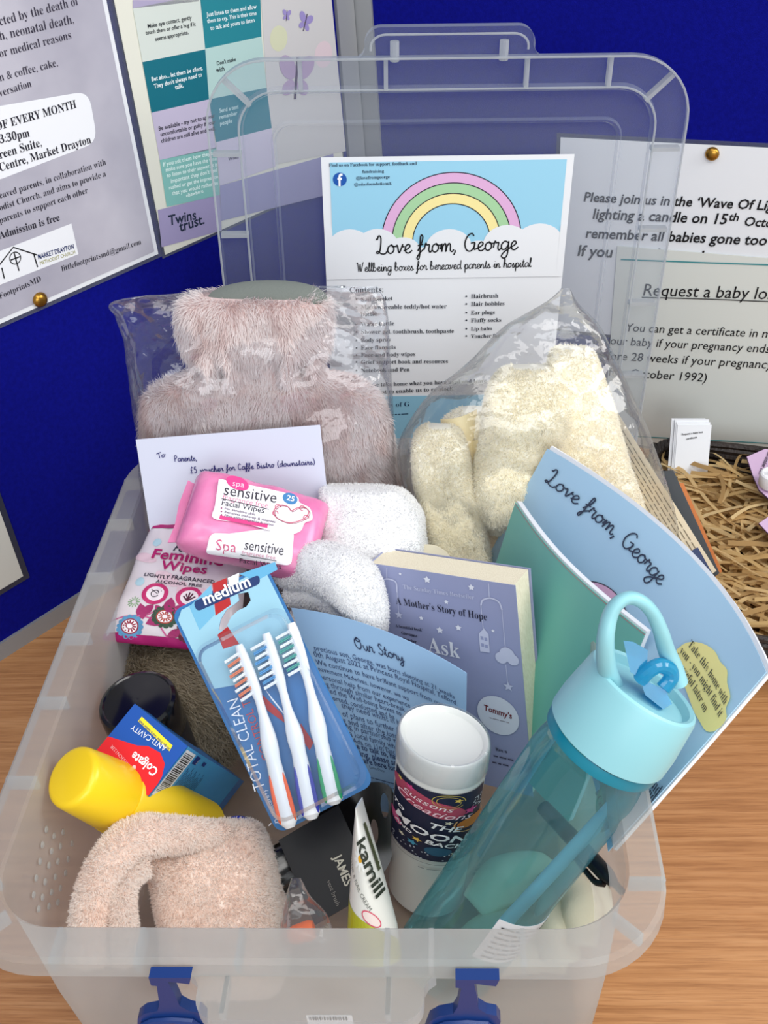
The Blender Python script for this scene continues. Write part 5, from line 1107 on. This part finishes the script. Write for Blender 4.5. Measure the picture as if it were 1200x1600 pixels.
# our story leaflet
G3 = [[PD(455, 950, .755), PD(590, 982, .738), PD(729, 1052, .722)], [PD(505, 1105, .768), PD(625, 1135, .758), PD(727, 1170, .745)], [PD(552, 1258, .790), PD(650, 1280, .782), PD(725, 1300, .770)]]
ss = bent(G3); t = thing('leaflet', 'light blue leaflet telling a family story, between toothbrushes and shower gel', 'leaflet', G3[2][1])
g = Geo(); ss.body(g, mat('light_blue_paper', (150, 186, 220), .5), .0006); g.build('sheet', t, True, 40)
p = Print(ss, .0006); p.hand('Our Story', (557, 1012), (633, 1034), .0008, (44, 54, 84), 1.0, 4)
LT = ['precious son, George, was born sleeping at 21 weeks', '0th August 2022 at Princess Royal Hospital, Telford.', 'We continue to have brilliant support from our', 'eavement Midwives, however, we wa', 'personal help from our experience', 'ng through similar heart-break', 'ated the Well-being boxes to', 'pported, comforted and ha', 'they need whilst in h', 'ots of plans to further im', 'uring and after the loss', 'orking in partnership w', 'on - a local family who', 'ghter Ada on 11th Dec', 'meone to talk to, hav', 'ndraising, please se', 'ay, we are here for']
Y0 = [1015, 1025, 1037, 1047, 1059, 1070, 1080, 1090, 1105, 1113, 1123, 1132, 1143, 1153, 1162, 1173, 1183]; X0 = [492, 492, 495, 498, 500, 505, 508, 510, 535, 518, 518, 523, 525, 528, 533, 535, 538]
for i_, (s_, x, y) in enumerate(zip(LT, X0, Y0)):
    f = len(s_)/51.; p.textpx(s_, (x, y), (x+219*f, y+(76-i_*1.2)*f), (52, 70, 110), 'bold' if i_ > 13 else 'sans', 1.12, 3)
p.textpx('Love from', (578, 1199), (602, 1206), (52, 70, 110), 'sans'); p.marksPX((542, 1204), (618, 1224), .0012, (52, 70, 110), 3, 2); p.marksPX((545, 1213), (622, 1233), .0012, (52, 70, 110), 3, 3)
p.build('printed_story', t)
# teal notebook
NQ = [PD(805, 785, .800), PD(1003, 985, .678), PD(742, 872, .852)]
d_ = NQ[2]-NQ[0]; ex = unit(NQ[1]-NQ[0]); ey = unit(d_-ex*(d_ @ ex)); NW, NH = np.linalg.norm(NQ[1]-NQ[0])*1.02, .165
def nsurf(u, v): return NQ[0]+ex*u+ey*v+np.cross(ex, ey)*NSG*(.010*math.sin(math.pi*u/NW))
NSG = 1.; NSG = 1. if np.cross(ex, ey) @ (C-NQ[0]) > 0 else -1.
ns = Sheet(nsurf, NW, NH, True)
t = thing('notebook', 'teal green covered notebook standing behind the lilac book', 'notebook', ns.at(NW/2, NH))
g = Geo(); ns.body(g, mat('teal_cover', (112, 184, 172), .45), .0007); g.build('front_cover', t, True, 40)
g = Geo(); Sheet(lambda u, v: ns.at(u, v-.0012, -.0012), NW, NH, True).body(g, WHITE, .004); g.build('pages', t, True, 40)
p = Print(ns, .0003); p.line([(.001+.2*NW*k/20*5, .0006) for k in range(21)], .0004, (206, 120, 130), 1); p.build('printed_edge', t)
# big blue booklet leaning out of the box on the right
Gb = [[PD(855, 701, .80), PD(1062, 852, .700), PD(1197, 1050, .600)], [PD(795, 810, .845), PD(975, 975, .714), PD(1085, 1180, .610)], [PD(735, 920, .91), PD(870, 1085, .768), PD(950, 1330, .620)]]
bsht = bent(Gb); t = thing('booklet', 'pale blue rainbow booklet bowing out over the right edge of the box', 'booklet', Gb[2][1])
g = Geo(); bsht.body(g, mat('pale_blue_cover', (170, 206, 230), .32, spec=.5), .0006); g.build('front_cover', t, True, 40)
g = Geo(); Sheet(lambda u, v: bsht.at(u+.0012, v-.004, -.001), bsht.w, bsht.h, True).body(g, WHITE, .0022); g.build('pages', t, True, 40)
p = Print(bsht, .0006)
st, W = handwriting('Love from, George'); A, B = p.px(852, 752), p.px(1032, 916)
d = B-A; L = np.linalg.norm(d); d = d/L; up = np.array([d[1], -d[0]]); sc = L/W
for q in st: p.line([A+d*x*sc+up*y*sc*1.08-up*.0*x for x, y in q], .0013, (52, 62, 82), 4)
cR = p.px(922, 978); k_ = .036
for r0, r1, col in ((.0285, .036, (222, 176, 206)), (.021, .0285, (164, 206, 170)), (.0135, .021, (240, 228, 168))): p.arc(cR, r0, r1, -60, 240, col, 1)
for r_ in (.036, .0285, .021, .0135): p.arc(cR, r_-.0004, r_+.0004, -60, 240, (50, 46, 60), 2)
cl = [(1059, 1016), (1075, 1005), (1098, 1006), (1118, 1018), (1127, 1035), (1138, 1048), (1138, 1068), (1143, 1090), (1136, 1108), (1137, 1125), (1122, 1142), (1106, 1144), (1096, 1130), (1086, 1112), (1076, 1085), (1064, 1052)]
p.blob([tuple(k) for k in catmull([np.array(p.px(*k)) for k in cl+cl[:1]], 3)[:-1]], (236, 226, 150), 4)
for s_, a, b in (('Take this home with', (1077, 1010), (1134, 1104)), ('you - you might find it', (1064, 1020), (1126, 1124)), ('useful later on', (1066, 1048), (1103, 1116))): p.textpx(s_, a, b, (76, 78, 66), 'serif', 1.15, 9)
p.textpx('e and', (1009, 1214), (1027, 1247), (44, 58, 82), 'serif', 1.1); p.textpx('ound', (1003, 1229), (1018, 1259), (44, 58, 82), 'serif', 1.1)
p.disc(p.px(955, 1235), .016, (126, 186, 140), 3, .010, rot=1.); p.textpx('weight', (944, 1215), (952, 1246), (40, 70, 70), 'serif', 1., 6); p.textpx('& Care', (932, 1240), (942, 1270), (40, 70, 70), 'serif', 1., 6)
p.build('printed_cover', t)
# ================================================================ the drinks bottle and what lies under it
WA, WB_ = PD(722, 1462, .678), PD(950, 1150, .606); ax = unit(WB_-WA); LW = np.linalg.norm(WB_-WA)
TEALP = clear('teal_clear_plastic', (190, 233, 238), (140, 212, 224), .07, .34, .08, .5, gloss=.5)
AQUA = mat('aqua_cap_plastic', (146, 204, 212), .4, spec=.4); SPT = clear('blue_clear_spout', (120, 210, 240), (70, 196, 232), .6, .3, .12, .5, gloss=.3)
t = thing('water_bottle', 'tall clear teal water bottle with aqua cap and carry loop, leaning in the box', 'water bottle', WA)
a, e1, e2 = basis(ax, CU); RW = .0338
e1 = unit(CR-ax*(CR @ ax)); e2 = np.cross(ax, e1); e2 = e2 if e2 @ CF < 0 else -e2   # e1 to the right, e2 to the viewer
Geo().add(*lathe(WA, ax, [(-.028, .002), (-.029, RW*.8), (-.026, RW*.93), (-.02, RW*.97), (.0, RW*.98), (.06, RW*.99), (LW-.030, RW*1.02), (LW-.022, RW*1.0), (LW-.014, RW*.96), (LW-.011, RW*.97), (LW-.006, RW*1.03), (LW-.001, RW*1.03)], 72, e1, cap1=False), TEALP).build('body', t)
Geo().add(*lathe(WA, ax, [(LW-.0075, RW*1.035), (LW-.004, RW*1.05), (LW-.0005, RW*1.035)], 72, e1, cap0=False, cap1=False), mat('teal_seal_ring', (18, 128, 150), .3)).build('seal_ring', t)
# cap: a short drum cut off at a slant, with a sunk top
def capring(r, s0, sl): return [WA+ax*(LW+s0+sl*(math.cos(q-2.2)))+(e1*math.cos(q)+e2*math.sin(q))*r for q in np.linspace(0, 2*math.pi, 72, endpoint=False)]
V, Fc = loft([capring(RW*1.03, 0, 0), capring(RW*1.085, .001, 0), capring(RW*1.08, .012, 0), capring(RW*1.0, .036, .003), capring(RW*.97, .0385, .003), capring(RW*.92, .0395, .003), capring(RW*.86, .0385, .003), capring(RW*.80, .034, .003)], True, True)
Geo().add(V, Fc, AQUA).build('cap', t, True, 30)
def CP(x, y, o=0.):   # a point over the cap's top face
    P0 = WA+ax*(LW+.040+o); return PP(x, y, P0, ax)
def CD(x, y, k): return PD(x, y, k)
# carry loop
dT = (WA+ax*(LW+.04)-C) @ CF
lp = catmull([PD(958, 1072, dT+.004), PD(948, 1042, dT-.016), PD(946, 1000, dT-.030), PD(953, 962, dT-.034), PD(966, 942, dT-.036), PD(984, 934, dT-.036), PD(1004, 941, dT-.034), PD(1021, 960, dT-.028), PD(1033, 988, dT-.020), PD(1041, 1015, dT-.010), PD(1052, 1042, dT-.002), PD(1058, 1065, dT+.002)], 8)
n_l = unit(np.cross(lp[40]-lp[20], lp[60]-lp[40])) if False else -CF
Geo().add(*tube(lp, [.0058-.0022*math.sin(math.pi*k/(len(lp)-1)) for k in range(len(lp))], 16, (n_l, 1.25)), AQUA).build('carry_loop', t)
# spout: hinged clear blue mouthpiece and its slot
def prism(pts, d0, d1, m):
    F0 = [PD(x, y, d0) for x, y in pts]; F1 = [PD(x, y, d1) for x, y in pts]; return loft([F1, F0])
V, Fc = prism([(974, 1001), (990, 1003), (1012, 1016), (1011, 1046), (997, 1058), (985, 1050)], dT-.012, dT+.002, SPT); Geo().add(V, Fc, SPT).build('spout', t, True, 20)
g = Geo(); g.add(*tube(catmull([PD(1000, 1062, dT-.010), PD(1014, 1048, dT-.014), PD(1030, 1040, dT-.015), PD(1046, 1046, dT-.012), PD(1048, 1060, dT-.010), PD(1036, 1076, dT-.010)], 6), .0042, 12), SPT)
V, Fc = prism([(1000, 1060), (1040, 1078), (1050, 1100), (1036, 1108), (1008, 1086)], dT-.010, dT+.004, SPT); g.add(V, Fc, SPT); g.build('mouthpiece', t, True, 25)
STR = mat('pale_blue_straw', (196, 230, 246), .35)
Geo().add(*tube([PD(1024, 1188, .628), PD(900, 1322, .655), PD(782, 1450, .682)], .0046, 16), STR).build('straw', t)
# base sticker, wrapped round the near side
lsh = Sheet(lambda u, v: WA+ax*(.054-v)+(e1*math.sin((u-.025)/RW+.55)+e2*math.cos((u-.025)/RW+.55))*(RW*.985+.0006), .05, .034, True)
g = Geo(); lsh.body(g, WHITE, .0003, 20, 6); ob = g.build('base_label', t, True, 40); ob['label'] = 'white care label around the base'
p = Print(lsh, .0004)
for i in range(7): p.marks((.004, .005+i*.0042), (.046, .005+i*.0042), .0018, (50, 54, 60), 2, i)
p.build('printed_lettering', ob)
# black pen
PA, PB = PD(967, 1388, .628), PD(850, 1262, .70); ax = unit(PB-PA); LP = np.linalg.norm(PB-PA)
t = thing('pen', 'black click pen poking out from behind the teal bottle', 'pen', PA); GB_ = mat('pen_black', (20, 20, 22), .28)
Geo().add(*lathe(PA, ax, [(.006, .0034), (.010, .0044), (.012, .0050), (.05, .0054), (LP, .005)], 24), GB_).build('barrel', t)
Geo().add(*lathe(PA, ax, [(-.004, .0006), (-.0035, .0022), (.007, .0024)], 18), GB_).build('button', t)
nP = unit(-CF-ax*(-CF @ ax)); sP = np.cross(ax, nP); sP = sP if sP @ CU < 0 else -sP
Geo().add(*tube(catmull([PA+ax*.010+sP*.0045, PA+ax*.016+sP*.0078, PA+ax*.030+sP*.0074, PA+ax*.046+sP*.0062], 6), list(np.linspace(.0022, .0014, 19)), 10), GB_).build('clip', t)
# cream cloth in the near right corner
CT = mat('cream_cotton', (226, 218, 192), .85, spec=.15, bump=(700, .3, .0006))
t = thing('cotton_cloth', 'cream cotton fabric lying folded under the teal bottle', 'cloth', (.12, .1, .01))
def cfold(path, rad, sd):
    P = catmull(path, 8); V, Fc = tube(P, list(np.interp(np.linspace(0, 1, len(P)), np.linspace(0, 1, len(rad)), rad)), 20); V = [np.asarray(v)+CR*fbm(v, 40, sd)*.003-CF*fbm(v, 34, sd+2)*.003 for v in V]
    Geo().add(V, Fc, CT).build('fold', t, True, 0)
cfold([PD(880, 1350, .735), PD(895, 1385, .715), PD(908, 1420, .700), PD(905, 1475, .695)], [.008, .012, .014, .013], 1)
cfold([PD(855, 1375, .745), PD(862, 1415, .720), PD(872, 1450, .705), PD(876, 1500, .70)], [.008, .012, .014, .013], 4)
cfold([PD(915, 1370, .738), PD(932, 1400, .722), PD(938, 1432, .715)], [.006, .010, .009], 7)
cfold([PD(745, 1420, .755), PD(790, 1380, .762), PD(840, 1372, .760), PD(870, 1400, .75)], [.012, .020, .018, .012], 10)
cfold([PD(720, 1500, .74), PD(770, 1475, .745), PD(840, 1470, .735), PD(890, 1490, .725)], [.014, .022, .022, .014], 13)

# ================================================================ right of the box: basket, shred, cards, leaflets
ROT = math.radians(-17); BO = np.array([.305, .690, 0.]); bX = np.array([math.cos(ROT), math.sin(ROT), 0]); bY = np.array([math.sin(ROT)*-1., math.cos(ROT), 0])
BWd, BDp, BHt = .28, .285, .052
def bp(u, v, z): return BO+bX*u-bY*v+ZU*z
bk_ = thing('wicker_basket', 'shallow dark wicker basket filled with shredded paper, right of the box', 'basket', bp(BWd/2, BDp/2, 0))
WK = mat('dark_wicker', (44, 32, 26), .5, bump=(260, .6, .002), var=((24, 18, 16), 60))
def ringpts(z, grow, n=10): return [bp(BWd/2+x, BDp/2+y, z) for x, y in rrect(BWd+grow, BDp+grow, .035, n)]
g = Geo()
for k, (z, gr) in enumerate(((.006, -.012), (.014, -.009), (.022, -.006), (.030, -.003), (.038, 0))):
    R = ringpts(z, gr, 12); R = [P+unit(np.array([P[0]-bp(BWd/2, BDp/2, 0)[0], P[1]-bp(BWd/2, BDp/2, 0)[1], 0]))*.0022*math.sin(i*math.pi/1.5+k*math.pi) for i, P in enumerate(R)]
    g.add(*tube(R+[R[0]], .0046, 8, cap=False), WK)
g.build('woven_side', bk_)
g = Geo()
R = catmull(ringpts(.047, .003, 10)+ringpts(.047, .003, 10)[:1], 4)
for ph in (0, 2.1, 4.2):
    g.add(*tube([P+ZU*.0035*math.cos(i*.55+ph)+unit(P-bp(BWd/2, BDp/2, .047)+1e-9)*.0035*math.sin(i*.55+ph) for i, P in enumerate(R)], .0036, 7, cap=False), WK)
g.build('braided_rim', bk_)
g = Geo(); g.add([bp(u, v, z) for z in (.001, .004) for u, v in ((.02, .02), (BWd-.02, .02), (BWd-.02, BDp-.02), (.02, BDp-.02))], [(3, 2, 1, 0), (4, 5, 6, 7), (0, 1, 5, 4), (1, 2, 6, 5), (2, 3, 7, 6), (3, 0, 4, 7)], WK); g.build('base', bk_, False)
# shredded kraft paper
SHM = mat('kraft_shred', (196, 160, 104), .7, attr=True, spec=.2)
g = Geo(); r = random.Random(9); tint = []; tones = [lin(k) for k in ((222, 192, 138), (210, 178, 122), (196, 162, 108), (228, 202, 150), (182, 148, 98))]
for i in range(1500):
    u, v = r.uniform(.012, BWd-.012), r.uniform(.02, BDp-.012); z = .012+.036*(i/1500)+r.uniform(-.003, .004); a_ = r.gauss(.15, .6) if r.random() < .75 else r.uniform(0, 3.14); ln = r.uniform(.03, .085); w = r.uniform(.0013, .0024); bend_ = r.uniform(-14, 14); pit = r.uniform(-.12, .12); tw = r.uniform(-.6, .6)
    V = []; N = 6; tn = tones[r.randrange(5)]
    for k in range(N+1):
        s_ = (k/N-.5)*ln; aa = a_+bend_*s_*.5; x = u+s_*math.cos(aa); y = v+s_*math.sin(aa)
        x = min(max(x, .008), BWd-.008); y = min(max(y, .010), BDp-.008)
        zz = max(.006, z+pit*s_-abs(s_)*.08); nx, ny = -math.sin(aa)*w, math.cos(aa)*w; tz = math.sin(tw+s_*8)*w
        V += [bp(x+nx, y+ny, zz+tz), bp(x-nx, y-ny, zz-tz)]; tint += [tn, tn]
    g.add(V, [(2*k, 2*k+1, 2*k+3, 2*k+2) for k in range(N)], SHM)
g.tint = tint
o = g.build('shredded_paper', None, True, 0); o['kind'] = 'stuff'; tag(o, 'tan shredded paper strips filling the dark wicker basket', 'shredded paper')
# small cards leaning at the back of the basket
def upright(px4, pt, nrm): return [PP(*k, pt, nrm) for k in px4]
cb = PZ(1078, 742, .036); cn = unit((.05, -.93, .36))
names = [('white printed card, front of the small stack leaning in the basket', 0), ('plain white card second in the small leaning stack', 1), ('plain white card third in the small leaning stack', 2), ('plain white card at the back of the small leaning stack', 3)]
for lb_, k in names:
    pt = cb-cn*.0016*k+bX*(-.0012*k)+ZU*(.0028*k if k < 3 else .006); q4 = [PP(*q, cb, cn) for q in ((1059, 664), (1112, 664), (1048, 745))]; q4 = [q+(pt-cb) for q in q4]
    if k == 3: q4 = [q-bX*.002 for q in q4]
    o = thing('small_card', lb_, 'card', q4[2], 'small cards in the basket'); s_ = flat(*q4); gg = Geo(); s_.body(gg, WHITE, .0011); gg.build('card', o, False)
    if k == 0:
        p = Print(s_); p.textpx('Request a baby loss', (1065, 680), (1098, 676), (40, 42, 50), 'bold', 1.05); p.textpx('certificate', (1072, 687), (1089, 684), (40, 42, 50), 'bold'); p.build('printed_lettering', o)
# lilac tags and tea light
LT_ = mat('lilac_card', (214, 182, 214), .6); LTE = mat('dark_plum_edge', (70, 40, 76), .6)
def gift_tag(pts, z, label, txt=None):
    P = [PZ(x, y, z) for x, y in pts]; c_ = sum(P)/len(P); o = thing('gift_tag', label, 'tag', c_, 'lilac tags in the basket'); ol = [(k[0]-c_[0], k[1]-c_[1]) for k in P]
    Geo().add(*plate([(x*1.03, y*1.03) for x, y in ol], c_-ZU*.0003, (1, 0, 0), (0, 1, 0), ZU, .0008), LTE).build('dark_border', o, False); Geo().add(*plate(ol, c_+ZU*.0003, (1, 0, 0), (0, 1, 0), ZU, .0005), LT_).build('tag_card', o, False)
    if txt:
        s_ = flat(c_+np.array([-.1, .1, .0006]), c_+np.array([.1, .1, .0006]), c_+np.array([-.1, -.1, .0006])); p = Print(s_, .0002)
        for t_, a_, b_ in txt: p.textpx(t_, a_, b_, (50, 36, 60), 'bold', 1.)
        p.build('printed_lettering', o)
gift_tag([(1167, 714), (1195, 702), (1240, 706), (1250, 770), (1225, 790), (1200, 778), (1186, 765), (1176, 742)], .058, 'lilac tag with small dark lettering under the white tea light', [('15th October 2024', (1201, 704), (1185, 741)), ('Wave of Light', (1207, 712), (1194, 744))])
gift_tag([(1186, 818), (1200, 808), (1240, 800), (1250, 850), (1215, 842), (1199, 832)], .056, 'lilac tag at the frame edge, nearer than the tea light')
tl_ = PZ(1206, 757, .0612); t = thing('tea_light', 'round white tea light standing on a lilac tag in the basket', 'tea light', tl_)
Geo().add(*lathe(tl_, (0, 0, 1), [(0, .0125), (.001, .0132), (.011, .0132), (.013, .0125), (.0138, .011), (.012, .009), (.0115, .0006)], 36), mat('white_gloss', (236, 236, 238), .2)).build('holder', t)
Geo().add(*lathe(tl_+ZU*.0116, (0, 0, 1), [(0, .002), (.004, .003), (.008, .0022), (.012, .0004)], 16), mat('warm_white', (244, 236, 214), .4)).build('flame', t)
# leaflets standing between blanket bag and basket
def leaflet(px4, d4, col, label, txt=False, nm='leaflet'):
    q = [PD(*k, dd) for k, dd in zip(px4, d4)]; s_ = Sheet(lambda u, v: (lambda a_, b_: (q[0]*(1-a_)+q[1]*a_)*(1-b_)+(q[3]*(1-a_)+q[2]*a_)*b_)(u/.12, v/.09), .12, .09)
    o = thing(nm, label, 'leaflet', q[3], 'leaflets standing right of the bag'); gg = Geo(); s_.body(gg, mat('paper_%02x%02x%02x' % col, col, .5), .0012, 8, 8); gg.build('sheet', o, False)
    if txt:
        p = Print(s_)
        for i in range(19): p.marks((.004, .006+i*.0044), (.116, .006+i*.0044), .0016, (120, 110, 92), 2, i)
        p.build('printed_text', o)
    return o
leaflet([(940, 605), (1119, 892), (1010, 965), (868, 700)], [.905, .850, .868, .925], (220, 206, 178), 'beige printed leaflet standing behind the cream blanket bag', True)
leaflet([(1052, 735), (1124, 895), (1030, 965), (940, 740)], [.905, .858, .874, .93], (70, 74, 78), 'dark grey leaflet edge showing behind the beige leaflet')
leaflet([(1068, 755), (1128, 892), (1040, 960), (960, 750)], [.913, .864, .880, .936], (214, 128, 70), 'thin orange leaflet edge next to the shredded paper')
leaflet([(1090, 855), (1140, 945), (1080, 1000), (1010, 900)], [.838, .808, .82, .85], (52, 66, 104), 'navy leaflet corner under the beige leaflet')
leaflet([(1112, 905), (1170, 978), (1120, 1010), (1050, 930)], [.80, .775, .785, .81], (232, 232, 232), 'white leaflet corner at the near edge of the basket')
